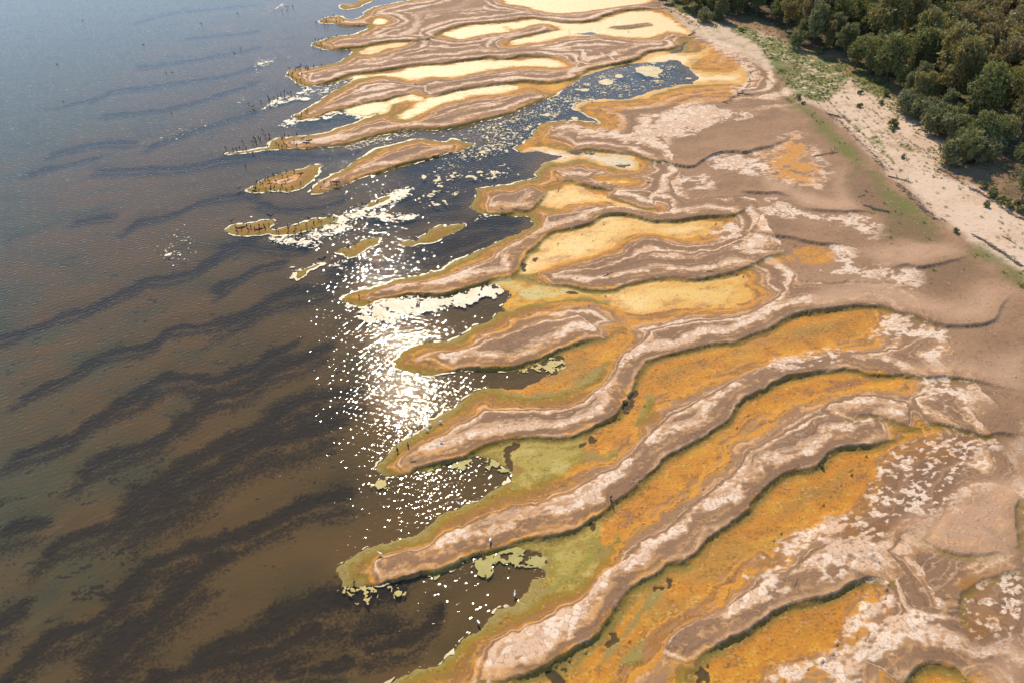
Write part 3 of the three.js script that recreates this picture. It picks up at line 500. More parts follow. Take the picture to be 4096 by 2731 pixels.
      if (M.flat.kind === 'greycream') { mixTo(C.gold, .5 * sst(.1, .5, n2 + .3 * n1)); }
      const T = [O[0], O[1], O[2]];
      O[0] = keep[0]; O[1] = keep[1]; O[2] = keep[2];
      mixTo(T, w);
      O[4] = lerp(.95, (M.flat.kind.includes('cream') ? .62 : .84) + .1 * n3 + .06 * n4, w); crust *= 1 - w; relief = lerp(relief, .4 + .25 * n4 + .15 * n3, w);
    }
  }
  mixTo(C.olive, foot * wet * .6);

  if (crust > .02) {
    const fr = n1 + .4 * n2 > .05 ? 1.7 : 3.1, c = cell(x * fr + n2 * .5, z * fr + n3 * .4), crack = (1 - sst(.02, .13, c[1] - c[0])) * clamp(.65 + .8 * n2);
    mixTo(n1 + c[2] - .5 > .15 ? C.crust2 : C.crust, crust * .95);
    mixTo(C.brown, crust * crack * .55);
    relief += crust * (.32 - .5 * crack);
  }
  mixTo(C.dark, .42 * sst(.2, .8, n4 * .7 + n3 * .5));
  mixTo(C.crust2, .3 * sst(.3, .9, n3 * .6 - n4 * .7));
  O[3] = clamp(relief);
}
// ---------------------------------------------------------------- ground sheets
const toS = new Uint8Array(4097); for (let i = 0; i <= 4096; i++) { const c = i / 4096; toS[i] = Math.round(255 * (c <= .0031308 ? c * 12.92 : 1.055 * Math.pow(c, 1 / 2.4) - .055)); }
function groundTextures(x0, x1, z0, z1, s) {
  const w = Math.round((x1 - x0) / s), h = Math.round((z1 - z0) / s), a = new Uint8Array(w * h * 4), b = new Uint8Array(w * h * 4);
  for (let j = 0; j < h; j++) for (let i = 0; i < w; i++) {
    paint(x0 + (i + .5) * s, z1 - (j + .5) * s);
    const k = 4 * (j * w + i);
    for (let e = 0; e < 3; e++) a[k + e] = toS[clamp(Math.round(O[e] * 4096), 0, 4096)];
    a[k + 3] = 255;
    b[k] = 255 * O[3]; b[k + 1] = 255 * O[4]; b[k + 3] = 255;
  }
  const make = (d, c) => { const t = new THREE.DataTexture(d, w, h); t.magFilter = THREE.LinearFilter; t.minFilter = THREE.LinearFilter; if (c) t.colorSpace = THREE.SRGBColorSpace; t.needsUpdate = true; return t; };
  return [make(a, true), make(b, false)];
}
function sheet(x0, x1, z0, z1, step, heightFn) {
  const nx = Math.ceil((x1 - x0) / step), nz = Math.ceil((z1 - z0) / step), W = nx + 1, pos = new Float32Array((nx + 1) * (nz + 1) * 3), uv = new Float32Array((nx + 1) * (nz + 1) * 2), idx = new Uint32Array(nx * nz * 6);
  for (let j = 0, k = 0; j <= nz; j++) for (let i = 0; i <= nx; i++, k++) {
    const x = lerp(x0, x1, i / nx), z = lerp(z0, z1, j / nz);
    pos[3 * k] = x; pos[3 * k + 1] = heightFn(x, z); pos[3 * k + 2] = z; uv[2 * k] = i / nx; uv[2 * k + 1] = 1 - j / nz;
  }
  for (let j = 0, k = 0; j < nz; j++) for (let i = 0; i < nx; i++) { const a = j * W + i; idx[k++] = a; idx[k++] = a + W; idx[k++] = a + 1; idx[k++] = a + 1; idx[k++] = a + W; idx[k++] = a + W + 1; }
  const g = new THREE.BufferGeometry();
  g.setAttribute('position', new THREE.BufferAttribute(pos, 3)); g.setAttribute('uv', new THREE.BufferAttribute(uv, 2)); g.setIndex(new THREE.BufferAttribute(idx, 1));
  g.computeVertexNormals();
  return g;
}
const taken = {};
function numbered(n) { taken[n] = (taken[n] ?? -1) + 1; return taken[n] ? n + '_' + String(taken[n]).padStart(3, '0') : n; }
function put(name, geo, mat, data = {}) { const o = new THREE.Mesh(geo, mat); o.name = numbered(name); o.castShadow = o.receiveShadow = true; Object.assign(o.userData, data); scene.add(o); return o; }
const structure = (label) => ({ kind: 'structure', label });
const TS = globalThis.TEX_SCALE ?? 1;
const SHEETS = [   // x0, x1, z0, z1, mesh step, texel
  [-66, -14, -58, -12, .3, .08], [-14, 66, -58, -12, .14, .055],
  [-100, -22, -108, -58, .4, .1], [-22, 100, -108, -58, .19, .073],
  [-170, -55, -240, -108, .8, .2], [-55, 60, -240, -108, .32, .1], [60, 170, -240, -108, .5, .12],
];
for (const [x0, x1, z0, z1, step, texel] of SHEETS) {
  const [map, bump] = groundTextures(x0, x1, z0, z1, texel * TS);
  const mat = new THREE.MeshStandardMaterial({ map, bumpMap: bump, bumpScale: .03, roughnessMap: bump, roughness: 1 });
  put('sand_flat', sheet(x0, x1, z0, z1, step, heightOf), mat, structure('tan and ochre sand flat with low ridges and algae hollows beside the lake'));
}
console.log('ground done');
// the country round about, out of the picture
{
  const bedM = new THREE.MeshStandardMaterial({ color: new THREE.Color(...C.bed2), roughness: 1 });
  const landM = new THREE.MeshStandardMaterial({ color: new THREE.Color(...C.dtan), roughness: 1 });
  const g = [];
  const rim = (x0, x1, z0, z1) => sheet(x0, x1, z0, z1, 40, () => -.9);
  put('lake_bed', mergeGeometries([rim(-1200, -171, -1200, 300), rim(-170, 66, -1200, -241), rim(-170, -101, -107, 300), rim(-100, -67, -57, 300), rim(-66, 0, -11, 300)]), bedM, structure('brown lake bed under the open water'));
  put('inland_ground', mergeGeometries([sheet(67, 1200, -1200, -241, 40, () => .9), sheet(171, 1200, -240, 300, 40, () => .9), sheet(101, 170, -107, 300, 40, () => .9), sheet(67, 100, -57, 300, 20, () => .6), sheet(1, 66, -11, 300, 20, () => .3)]), landM, structure('brown sandy ground further inland'));
}
// ---------------------------------------------------------------- water
{
  const N = 1024, span = 20, h = new Float32Array(N * N * 4), waves = [];
  for (let k = 0; k < 60; k++) {
    const L = .26 * Math.pow(3.6, rnd()), dir = 1.95 + rr(-.8, .8);      // crests run across the wind
    const i = Math.round(Math.cos(dir) * span / L), j = Math.round(Math.sin(dir) * span / L);
    if (!i && !j) continue;
    const len = span / Math.hypot(i, j);
    waves.push([i, j, rr(0, 6.283), len * .0021]);
  }
  const sn = new Float32Array(N); for (let i = 0; i < N; i++) sn[i] = Math.sin(i / N * 2 * Math.PI);
  let lo = 1e9, hi = -1e9; const e = new Float32Array(N * N);
  for (const [a, b, p, A] of waves) { const off = Math.round(p / 6.283 * N);
    for (let j = 0; j < N; j++) { let ph = ((b * j + off) % N + N) % N; for (let i = 0; i < N; i++) { e[j * N + i] += A * sn[((ph + a * i) % N + N) & (N - 1)]; } } }
  for (let k = 0; k < N * N; k++) { lo = Math.min(lo, e[k]); hi = Math.max(hi, e[k]); }
  for (let k = 0; k < N * N; k++) { const v = (e[k] - lo) / (hi - lo); h[4 * k] = h[4 * k + 1] = h[4 * k + 2] = v; h[4 * k + 3] = 1; }
  const wave = new THREE.DataTexture(h, N, N, THREE.RGBAFormat, THREE.FloatType);
  wave.wrapS = wave.wrapT = THREE.RepeatWrapping; wave.magFilter = THREE.LinearFilter; wave.needsUpdate = true;
  const S = 1200, g = new THREE.PlaneGeometry(2 * S, 1500, 1, 1); g.rotateX(-Math.PI / 2); g.translate(0, 0, -450);
  const u = g.attributes.uv, p = g.attributes.position; for (let i = 0; i < u.count; i++) u.setXY(i, p.getX(i) / span, -p.getZ(i) / span);
  const m = new THREE.MeshPhysicalMaterial({ color: new THREE.Color(.68, .63, .51), roughness: .036, transmission: .988, thickness: 0, ior: 1.33, bumpMap: wave, bumpScale: hi - lo });
  put('water', g, m, structure('shallow brown-green lake water with fine ripples'));
  console.log('water amplitude', (hi - lo).toFixed(3));
}
// ---------------------------------------------------------------- scum and foam floating on the water, with some glint drawn as flecks
// the part of the rectangle where f > 0, cut cell by cell, as one thin sheet
function film(box, s, f, y, tint) {
  const w = Math.ceil((box[2] - box[0]) / s), h = Math.ceil((box[3] - box[1]) / s), v = new Float32Array((w + 1) * (h + 1)), pos = [], rgb = [], idx = [];
  for (let j = 0; j <= h; j++) for (let i = 0; i <= w; i++) v[j * (w + 1) + i] = f(box[0] + i * s, box[1] + j * s);
  const seen = new Map();
  const point = (i, j, e) => {                                   // e: 0 corner, 1 on the edge to the right, 2 on the edge downwards
    const key = (j * (w + 1) + i) * 3 + e; let n = seen.get(key);
    if (n !== undefined) return n;
    const a = v[j * (w + 1) + i]; let x = box[0] + i * s, z = box[1] + j * s;
    if (e) { const b = e === 1 ? v[j * (w + 1) + i + 1] : v[(j + 1) * (w + 1) + i], t = clamp(a / (a - b), .05, .95); if (e === 1) x += t * s; else z += t * s; }
    n = pos.length / 3; pos.push(x, y + (e ? -.004 : .008 * vn(x * 2.1, z * 2.1)), z); rgb.push(...tint(x, z)); seen.set(key, n); return n;
  };
  for (let j = 0; j < h; j++) for (let i = 0; i < w; i++) {
    const A = v[j * (w + 1) + i] > 0, B = v[j * (w + 1) + i + 1] > 0, D = v[(j + 1) * (w + 1) + i] > 0, E = v[(j + 1) * (w + 1) + i + 1] > 0;
    if (!A && !B && !D && !E) continue;
    const ring = [];
    if (A) ring.push(point(i, j, 0)); if (A !== D) ring.push(point(i, j, 2)); if (D) ring.push(point(i, j + 1, 0)); if (D !== E) ring.push(point(i, j + 1, 1));
    if (E) ring.push(point(i + 1, j + 1, 0)); if (E !== B) ring.push(point(i + 1, j, 2)); if (B) ring.push(point(i + 1, j, 0)); if (A !== B) ring.push(point(i, j, 1));
    for (let k = 1; k + 1 < ring.length; k++) idx.push(ring[0], ring[k], ring[k + 1]);
  }
  const g = new THREE.BufferGeometry();
  g.setAttribute('position', new THREE.Float32BufferAttribute(pos, 3)); g.setAttribute('color', new THREE.Float32BufferAttribute(rgb, 3)); g.setIndex(idx); g.computeVertexNormals();
  return g;
}
const scumM = new THREE.MeshStandardMaterial({ vertexColors: true, roughness: .62 });
const foamM = new THREE.MeshStandardMaterial({ vertexColors: true, roughness: .5 });
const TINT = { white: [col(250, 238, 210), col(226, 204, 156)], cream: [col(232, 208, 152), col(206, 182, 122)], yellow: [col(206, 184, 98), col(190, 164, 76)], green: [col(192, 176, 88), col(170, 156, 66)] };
const FLOATS = [   // tint, cover, size of a flake (m), label, outline
  ['white', .45, .6, 'broken white scum drifting between the two bird-covered sand fingers', '10:440,800 600,785 740,758 880,705 900,730 780,800 640,860 560,890 480,900 330,930 200,960 120,990 60,1000 80,960 200,910 330,860 430,830'],
  ['white', .8, 1.0, 'dense white scum filling the narrow inlet below a pointed sand finger', '10:330,1090 520,1088 700,1042 800,1018 1000,1066 1150,1045 1060,1080 900,1075 800,1055 650,1095 480,1120 380,1125 300,1175 230,1150'],
  ['cream', .22, .32, 'scattered cream scum flakes on the long dark channel', '10:600,1372 1000,1292 1250,1232 1500,1200 1800,1195 2200,1095 20:0,1065 250,945 430,865 640,730 850,648 1050,605 1250,585 1300,640 1150,760 900,870 650,930 560,990 400,1090 250,1140 160,1260 30,1340 10:2300,1400 2050,1480 1800,1560 1600,1567 1750,1440 2020,1340 2080,1300 1700,1250 1400,1255 1150,1330 900,1380 700,1385'],
  ['cream', .13, .5, 'sparse cream scum flakes on the dark blue pond', '20:1250,585 1540,570 1680,690 1640,765 1400,800 1150,870 950,908 900,880 1150,770 1300,650'],
  ['white', .6, .55, 'ragged band of whitish scum trailing behind the bird-covered bar', '11:520,565 760,450 1000,320 1200,212 1410,165 1420,210 1330,270 1180,340 1100,380 1450,400 1500,420 1300,470 1150,450 950,430 870,550 750,590 600,620 560,700 450,690 250,690 120,640 40,620 200,608 420,585'],
  ['white', .97, .9, 'solid strip of whitish scum leading off the bird-covered bar', '11:600,540 760,455 1000,325 1200,212 1390,172 1380,205 1250,265 1100,335 950,395 800,465 650,535'],
  ['cream', .26, .8, 'loose scum flakes on the water behind the long bar', '11:1500,60 1650,20 2000,-20 2351,-60 2351,60 2150,90 1900,70 1700,130 1550,220 1450,300 1600,330 1800,330 1700,280 1900,240 1850,150 1650,140'],
  ['white', .88, .8, 'bright white scum lying in the sun glint below a sand finger', '11:860,1242 1050,1230 1300,1170 1600,1167 1850,1127 2050,1064 2225,1048 2300,1110 2200,1150 2050,1180 1900,1230 1750,1260 1650,1310 1500,1350 1350,1370 1200,1390 1050,1400 960,1360 1050,1310 900,1270'],
  ['yellow', .68, .6, 'yellow scum plates at the head of the rippled inlet', '22:100,256 260,197 350,156 458,156 486,210 430,296 380,316 300,300 200,260'],
  ['green', .85, .8, 'cracked yellow-green scum at the head of the brown inlet', '12:1560,1190 1750,1140 1900,1095 2000,1058 2080,1066 2230,1125 2345,1170 2351,1215 2300,1200 2200,1160 2100,1110 1950,1160 1850,1175 1750,1190 1640,1195'],
  ['green', .84, .7, 'clotted yellow-green scum lying along the nearest inlet', '13:1600,590 1800,516 2000,436 2200,356 2351,322 23:100,350 250,384 340,434 280,482 220,490 150,480 0,490 13:2250,500 2150,530 2000,540 1950,520 1850,495 1700,560'],
  ['yellow', .7, .6, 'small clots of yellow scum off the rounded tip of a finger', '12:1090,1370 1110,1310 1180,1265 1195,1310 1140,1360 1100,1420 1200,1390 1270,1320 1310,1340 1200,1430 1120,1440'],
  ['yellow', .7, .5, 'brownish yellow scum clots under the broad near finger tip', '13:830,695 1060,692 1280,668 1330,740 1270,790 1200,740 1050,770 900,760'],
  ['white', .9, .8, 'pale scrap of scum beside the rounded ochre headland', '11:2005,465 2030,425 2110,405 2125,425 2060,455'],
  ['white', .6, .5, 'loose pale scum near the small crumbled island', '11:740,850 820,800 840,870 780,910 680,890'],
  ['white', .5, .5, 'thin pale scum off the two smallest sand slivers', '11:300,960 330,900 420,890 640,830 650,850 500,910 340,1000'],
  ['white', .05, .3, 'a few pale flecks of foam and painted wave glint on the open lake', '00:1350,1320 1450,1220 1700,1150 1900,1090 1850,1160 1750,1240 1500,1300'],  // sun sparkle on the waves, drawn as pale flakes
  ['white', .05, .3, 'a few pale flecks of foam and painted wave glint on the lake by the submerged bars', '01:1400,800 1500,600 1650,500 1750,560 1800,820 1600,880'],  // more wave sparkle put in as pale flakes
  ['white', .2, .35, 'bright flecks of scum beyond the fingers', '10:0,570 30,530 100,545 180,520 185,560 100,610 30,600 10:20,680 0,660'],
  ['white', .3, .35, 'flecks of scum round the outermost perch', '00:2190,935 2255,862 2272,880 2205,945'],
  ['white', .3, .35, 'line of pale flecks off the farthest finger', '10:50,145 130,90 240,32 245,55 135,112'],
];
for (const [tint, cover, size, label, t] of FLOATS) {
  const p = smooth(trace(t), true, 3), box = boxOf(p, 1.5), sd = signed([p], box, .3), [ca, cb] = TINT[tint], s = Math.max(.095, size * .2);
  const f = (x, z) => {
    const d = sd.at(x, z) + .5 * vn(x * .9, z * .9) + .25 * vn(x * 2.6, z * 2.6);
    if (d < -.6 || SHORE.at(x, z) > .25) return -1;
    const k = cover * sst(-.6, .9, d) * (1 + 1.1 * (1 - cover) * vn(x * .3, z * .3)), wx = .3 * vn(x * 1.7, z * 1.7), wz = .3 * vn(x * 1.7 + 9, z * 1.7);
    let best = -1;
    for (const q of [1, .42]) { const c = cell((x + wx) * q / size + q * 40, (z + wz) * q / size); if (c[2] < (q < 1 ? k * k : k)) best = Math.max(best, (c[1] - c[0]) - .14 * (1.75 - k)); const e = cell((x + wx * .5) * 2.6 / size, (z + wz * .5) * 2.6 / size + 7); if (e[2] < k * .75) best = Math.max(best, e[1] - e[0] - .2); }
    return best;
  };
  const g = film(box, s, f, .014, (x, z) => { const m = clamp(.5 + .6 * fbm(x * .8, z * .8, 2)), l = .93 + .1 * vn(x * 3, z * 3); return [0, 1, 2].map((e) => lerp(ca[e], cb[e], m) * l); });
  if (g.index.count) put('floating_flakes', g, scumM, { kind: 'stuff', label, category: 'scum' });
}
// foam left along the water's edge
{
  const geos = [];
  for (const [x0, x1, z0, z1, s] of [[-45, 5, -60, -12, .13], [-60, 40, -108, -60, .16], [-60, 70, -240, -108, .24]]) {
    const f = (x, z) => {
      const c = SHORE.at(x, z); if (c > 1.2 || c < -1.6) return -1;
      look(x, z); if (M.flat && M.in > .2) return -1;
      const wide = (.02 + .12 * vn(x * .13, z * .13) + (z < -108 ? .13 : z < -60 ? .06 : 0)) * (M.dn < 1.6 ? .45 : 1) + .12 * vn(x * 1.4, z * 1.4);
      return wide + .1 * vn(x * 4, z * 4) - Math.abs(M.sw + .12);
    };
    const g = film([x0, z0, x1, z1], s, f, .03, (x, z) => { const m = clamp(.5 + .7 * vn(x * .5, z * .5)); return [0, 1, 2].map((e) => lerp(TINT.white[1][e] * 1.08, TINT.cream[1][e] * .8, m)); });
    geos.push(g);
  }
  put('shore_foam', mergeGeometries(geos), foamM, { kind: 'stuff', label: 'thin line of whitish foam dried along the edges of the sand fingers', category: 'foam' });
}
// single large rafts of scum
{
  const rafts = [   // view, place, half width, half height, label, tint
    ['20', 1260, 655, 105, 55, 'largest round cream scum raft floating on the dark blue pond', 'cream'], ['20', 865, 757, 62, 28, 'oval cream scum raft second in size on the dark blue pond', 'cream'],
    ['20', 985, 700, 37, 17, 'small round cream scum raft between the two bigger ones on the pond', 'cream'], ['20', 665, 828, 43, 14, 'narrow cream scum raft where the pond opens into the channel', 'cream'],
    ['20', 1625, 722, 28, 8, 'tiny flat cream scum raft at the closed end of the pond', 'cream'], ['20', 320, 1057, 32, 12, 'cream scum raft in mid channel beside the sand headland', 'cream'],
    ['20', 340, 980, 17, 11, 'small cream scum raft under the stepped bank of the channel', 'cream'], ['20', 575, 1090, 30, 14, 'cream scum raft in the small bay of the ochre headland', 'cream'],
    ['12', 1145, 1312, 52, 38, 'rounded yellow scum raft off the tip of a broad finger', 'yellow'], ['13', 1305, 745, 32, 28, 'yellow scum raft under the nearest finger tip', 'yellow'],
    ['10', 450, 910, 42, 14, 'white oval scum raft between the bird-covered fingers', 'white'],
  ];
  for (const [v, px, py, rx, ry, label, tint] of rafts) {
    const c = trace(`${v}:${px},${py}`)[0], e = trace(`${v}:${px + rx},${py}`)[0], n = trace(`${v}:${px},${py - ry}`)[0], a = e[0] - c[0], b = Math.abs(n[1] - c[1]), [ca, cb] = TINT[tint], o = px * .37;
    const g = film([-a * 1.4, -b * 1.4, a * 1.4, b * 1.4], Math.max(.08, a / 16), (x, z) => 1 - Math.hypot(x / a, z / b) + .2 * vn(x * 2.2 / a + o, z * 2.2 / b) + .1 * vn(x * 6 / a + o, z * 6 / b), .024, (x, z) => { const m = clamp(.5 + .6 * vn(x * 1.5 + o, z * 1.5)); return [0, 1, 2].map((k) => lerp(ca[k], cb[k], m)); });
    const r = put('scum_raft', g, scumM, { label, category: 'scum raft', group: 'scum rafts' });
    r.position.set(c[0], 0, c[1]);
  }
}
// ---------------------------------------------------------------- the wood behind the beach
const groundY = (x, z) => heightOf(x, z);
function tubeBetween(a, b, ra, rb, n = 5) {                       // a tapering limb
  const g = new THREE.CylinderGeometry(rb, ra, 1, n, 1, true), d = new THREE.Vector3().subVectors(b, a), L = d.length();
  g.scale(1, L, 1); g.translate(0, L / 2, 0); g.applyQuaternion(new THREE.Quaternion().setFromUnitVectors(new THREE.Vector3(0, 1, 0), d.normalize())); g.translate(a.x, a.y, a.z);
  return g;
}
// a crown of leaf sprays: clumps set in an uneven volume, each a handful of narrow leaves that lean with the wind
function crownGeo(H, R, base, clumps, per, leaf, tall, shades) {
  const P = [], Cc = [], N = clumps * per, pos = new Float32Array(N * 12), rgb = new Float32Array(N * 12), idx = new Uint32Array(N * 6);
  let guard = 0;
  const lob = Array.from({ length: 7 }, () => [rr(-.55, .55) * R, rr(base + .25 * (H - base), H - .3 * R), rr(-.55, .55) * R, rr(.42, .7) * R]);
  lob.push([0, H - .45 * R, 0, .55 * R]);
  while (P.length < clumps && guard++ < clumps * 60) {
    const l = lob[Math.floor(rnd() * lob.length)], u = rr(-1, 1), t = rr(0, 6.283), r = l[3] * Math.pow(rr(.25, 1), .45), q = Math.sqrt(1 - u * u);
    const p = [l[0] + r * q * Math.cos(t), l[1] + r * u * tall, l[2] + r * q * Math.sin(t)];
    if (p[1] < base * .6 || p[1] > H) continue;
    P.push(p); Cc.push(shades[Math.floor(rnd() * shades.length)]);
  }
  let k = 0;
  const a = new THREE.Vector3(), b = new THREE.Vector3(), c = new THREE.Vector3();
  for (let n = 0; n < P.length; n++) for (let m = 0; m < per; m++) {
    const p = P[n], s = .42 * R * .5, x = p[0] + rr(-s, s), y = p[1] + rr(-s, s) * 1.1, z = p[2] + rr(-s, s), L = leaf * rr(.7, 1.5);
    a.set(rr(-1, 1) + .35, rr(.1, 1.2), rr(-1, 1)).normalize();      // along the leaf spray
    b.set(rr(-1, 1), rr(-1, 1), rr(-1, 1)).cross(a).normalize().multiplyScalar(L * .36); a.multiplyScalar(L);
    const tone = Cc[n], v = rr(.7, 1.45);
    [[-.5, 0], [0, .5], [0, -.5], [.5, 0]].forEach(([e, f], q) => { const o = (k * 4 + q) * 3; pos[o] = x + a.x * e * 2 + b.x * f * 2; pos[o + 1] = y + a.y * e * 2 + b.y * f * 2; pos[o + 2] = z + a.z * e * 2 + b.z * f * 2; for (let h = 0; h < 3; h++) rgb[o + h] = tone[h] * v; });
    idx.set([k * 4, k * 4 + 1, k * 4 + 2, k * 4 + 1, k * 4 + 3, k * 4 + 2], k * 6); k++;
  }
  const g = new THREE.BufferGeometry();
  g.setAttribute('position', new THREE.BufferAttribute(pos.slice(0, k * 12), 3)); g.setAttribute('color', new THREE.BufferAttribute(rgb.slice(0, k * 12), 3)); g.setIndex(new THREE.BufferAttribute(idx.slice(0, k * 6), 1)); g.computeVertexNormals();
  g.userData.lobes = lob;
  return g;
}
const leafM = new THREE.MeshPhysicalMaterial({ vertexColors: true, roughness: .9, transmission: .42, thickness: 0, side: THREE.DoubleSide });
const barkM = new THREE.MeshStandardMaterial({ color: new THREE.Color(.10, .075, .055), roughness: 1 });
function makeTree(H, R, base, clumps, per, leaf, tall, shades, stems = 1) {
  const t = new THREE.Group(), crown = crownGeo(H, R, base, clumps, per, leaf, tall, shades), V = (x, y, z) => new THREE.Vector3(x, y, z), w = [];
  for (let s = 0; s < stems; s++) {
    const ax = stems > 1 ? rr(-.3, .3) * R : 0, az = stems > 1 ? rr(-.3, .3) * R : 0, r = .022 * H / Math.sqrt(stems), top = V(ax * 1.8 + rr(-.1, .1) * R, H * .8, az * 1.8 + rr(-.1, .1) * R), mid = V(ax * 1.3, H * .4, az * 1.3);
    w.push(tubeBetween(V(ax, -.3, az), mid, r, r * .7, 6), tubeBetween(mid, top, r * .7, r * .2, 5));
  }
  for (const l of crown.userData.lobes) w.push(tubeBetween(V(l[0] * .1, l[1] * .45, l[2] * .1), V(l[0] * .9, l[1], l[2] * .9), .009 * H, .003 * H, 4));
  const trunk = new THREE.Mesh(mergeGeometries(w), barkM), leaves = new THREE.Mesh(crown, leafM);
  trunk.name = 'trunk'; leaves.name = 'crown'; t.add(trunk, leaves);
  for (const o of t.children) o.castShadow = o.receiveShadow = true;
  return t;
}
const sh = (r, g, b) => [r, g, b];
const SILVER = [sh(.175, .175, .052), sh(.205, .195, .066), sh(.135, .14, .036)], OLIVE = [sh(.235, .19, .04), sh(.28, .215, .045), sh(.175, .155, .034)], RUSSET = [sh(.225, .165, .045), sh(.25, .172, .05), sh(.17, .135, .04)], LEAFY = [sh(.165, .172, .032), sh(.21, .20, .04), sh(.125, .13, .024)];
const treeKinds = {
  grey_willow: { make: () => makeTree(8.6, 2.5, 1.2, 95, 36, .26, 1.5, SILVER), look: 'slender grey-green willow', what: 'willow tree' },
  olive_tree: { make: () => makeTree(10.5, 3.0, 2.2, 88, 34, .31, 1.35, OLIVE), look: 'olive-yellow leafy tree', what: 'tree' },
  russet_tree: { make: () => makeTree(11, 2.9, 2.4, 88, 34, .31, 1.45, RUSSET), look: 'russet-brown leafy tree', what: 'tree' },
  green_tree: { make: () => makeTree(8.2, 3.0, 1.0, 92, 34, .28, 1.2, LEAFY), look: 'rounded dark green willow', what: 'willow tree' },
  willow_shrub: { make: () => makeTree(3.8, 2.5, .3, 80, 34, .24, .9, SILVER, 5), look: 'low grey-green willow shrub', what: 'shrub' },
};
const treeProto = {};
for (const k in treeKinds) treeProto[k] = [treeKinds[k].make(), treeKinds[k].make()];
let treeCount = 0;
function plant(kind, x, z, size, label, group, where = 'at the foot of the wood beside the beach') {
  const k = { ...treeKinds[kind] }, t = treeProto[kind][treeCount++ % 2].clone();
  k.label = `${k.look} ${where}`; t.name = numbered(kind); t.position.set(x, groundY(x, z), z); t.rotation.y = rr(0, 6.28); t.scale.set(size * rr(.9, 1.12), size, size * rr(.9, 1.12));
  Object.assign(t.userData, { label: label ?? k.label, category: k.what });
  if (!label || group) t.userData.group = group ?? k.label;
  scene.add(t); return t;
}
const WOOD = smooth(trace('20:1650,130 1720,195 1850,215 2050,190 2351,240 30:160,440 420,470 600,530 720,600 880,750 1050,790 1150,900 1250,1070 1400,1120 1500,1260 1610,1350 1570,1567 31:1600,-20 1780,55 1960,10 2180,-10 2190,240 2351,300 DD:2700,480 3300,480 3300,-220 1450,-220 1430,-60', .8), true, 3);
const woodF = signed([WOOD], boxOf(WOOD, 3), .8);
// the trees of the front row, each where it stands
for (const [kind, v, s, label] of [
  ['grey_willow', '30:400,440', 1.12, 'tall pointed grey-green willow at the sandy corner of the wood'],
  ['willow_shrub', '30:255,440', .95, 'small rounded grey-green bush left of the pointed willow'],
  ['green_tree', '30:1070,765', 1.15, 'largest rounded dark green willow bulging over the beach grass'],
  ['green_tree', '30:930,690', .95], ['grey_willow', '30:690,535', .8, 'shorter grey-green willow behind the dry branches'], ['green_tree', '30:800,640', .8], ['grey_willow', '30:560,440', .85, 'grey-green willow behind the pointed one'],
  ['willow_shrub', '30:1250,1030', 1.0], ['willow_shrub', '30:1330,1080', .9], ['willow_shrub', '30:1460,1120', 1.0], ['willow_shrub', '30:1560,1230', 1.1], ['willow_shrub', '30:1700,1320', 1.15], ['willow_shrub', '30:1420,900', 1.0], ['willow_shrub', '30:1300,760', .9],
  ['green_tree', '30:1780,1540', .72, 'dense round green shrub reaching out onto the pale beach'], ['willow_shrub', '30:1650,1500', 1.0], ['willow_shrub', '30:1900,1480', 1.1], ['green_tree', '31:2330,270', .62, 'round green bush standing apart on the far side of the beach'],
  ['willow_shrub', '20:1790,190', .8], ['willow_shrub', '20:1900,170', .9], ['willow_shrub', '20:1700,120', .6],
]) { const [x, z] = trace(v, .8)[0]; plant(kind, x, z, s, label); }
{
  const done = [], bx = boxOf(WOOD, 0);
  const kinds = ['olive_tree', 'russet_tree', 'olive_tree', 'russet_tree', 'green_tree'];
  for (let k = 0; k < 20000 && done.length < 275; k++) {
    const x = rr(bx[0], Math.min(bx[2], 175)), z = rr(Math.max(bx[1], -265), bx[3]), d = woodF.at(x, z);
    if (d < 1.6 || x > -z * .77 + 7 || z < -232) continue;
    const gap = d < 8 ? 3.3 : 4.2;
    if (done.some(([a, b]) => Math.hypot(a - x, b - z) < gap)) continue;
    done.push([x, z]);
    const edge = d < 7;
    plant(edge ? (rnd() < .5 ? 'green_tree' : rnd() < .5 ? 'olive_tree' : 'grey_willow') : kinds[Math.floor(rnd() * 5)], x, z, edge ? rr(.62, .85) * (1 - .25 * (1 - sst(1, 6, d))) : rr(1.0, 1.32), null, null, edge ? 'along the beach side of the wood' : 'inside the dense wood');
  }
  console.log('trees', done.length);
}
// ---------------------------------------------------------------- birds
function loft(path, rings = 7) {                                   // a closed skin round a line of [x, y, z, half width, half depth]
  const pos = [], idx = [], n = path.length;
  const up = new THREE.Vector3(), side = new THREE.Vector3(0, 0, 1), T = new THREE.Vector3();
  for (let i = 0; i < n; i++) {
    const a = path[Math.max(0, i - 1)], b = path[Math.min(n - 1, i + 1)];
    T.set(b[0] - a[0], b[1] - a[1], b[2] - a[2]).normalize(); up.crossVectors(side, T).normalize();
    for (let k = 0; k < rings; k++) { const t = k / rings * 6.2832, c = Math.cos(t) * path[i][3], s = Math.sin(t) * path[i][4]; pos.push(path[i][0] + side.x * c + up.x * s, path[i][1] + side.y * c + up.y * s, path[i][2] + side.z * c + up.z * s); }
  }
  for (let i = 0; i + 1 < n; i++) for (let k = 0; k < rings; k++) { const a = i * rings + k, b = i * rings + (k + 1) % rings; idx.push(a, b, a + rings, b, b + rings, a + rings); }
  for (const [o, f] of [[0, 1], [(n - 1) * rings, 0]]) for (let k = 1; k + 1 < rings; k++) f ? idx.push(o, o + k + 1, o + k) : idx.push(o, o + k, o + k + 1);
  const g = new THREE.BufferGeometry(); g.setAttribute('position', new THREE.Float32BufferAttribute(pos, 3)); g.setIndex(idx); g.computeVertexNormals(); return g;
}
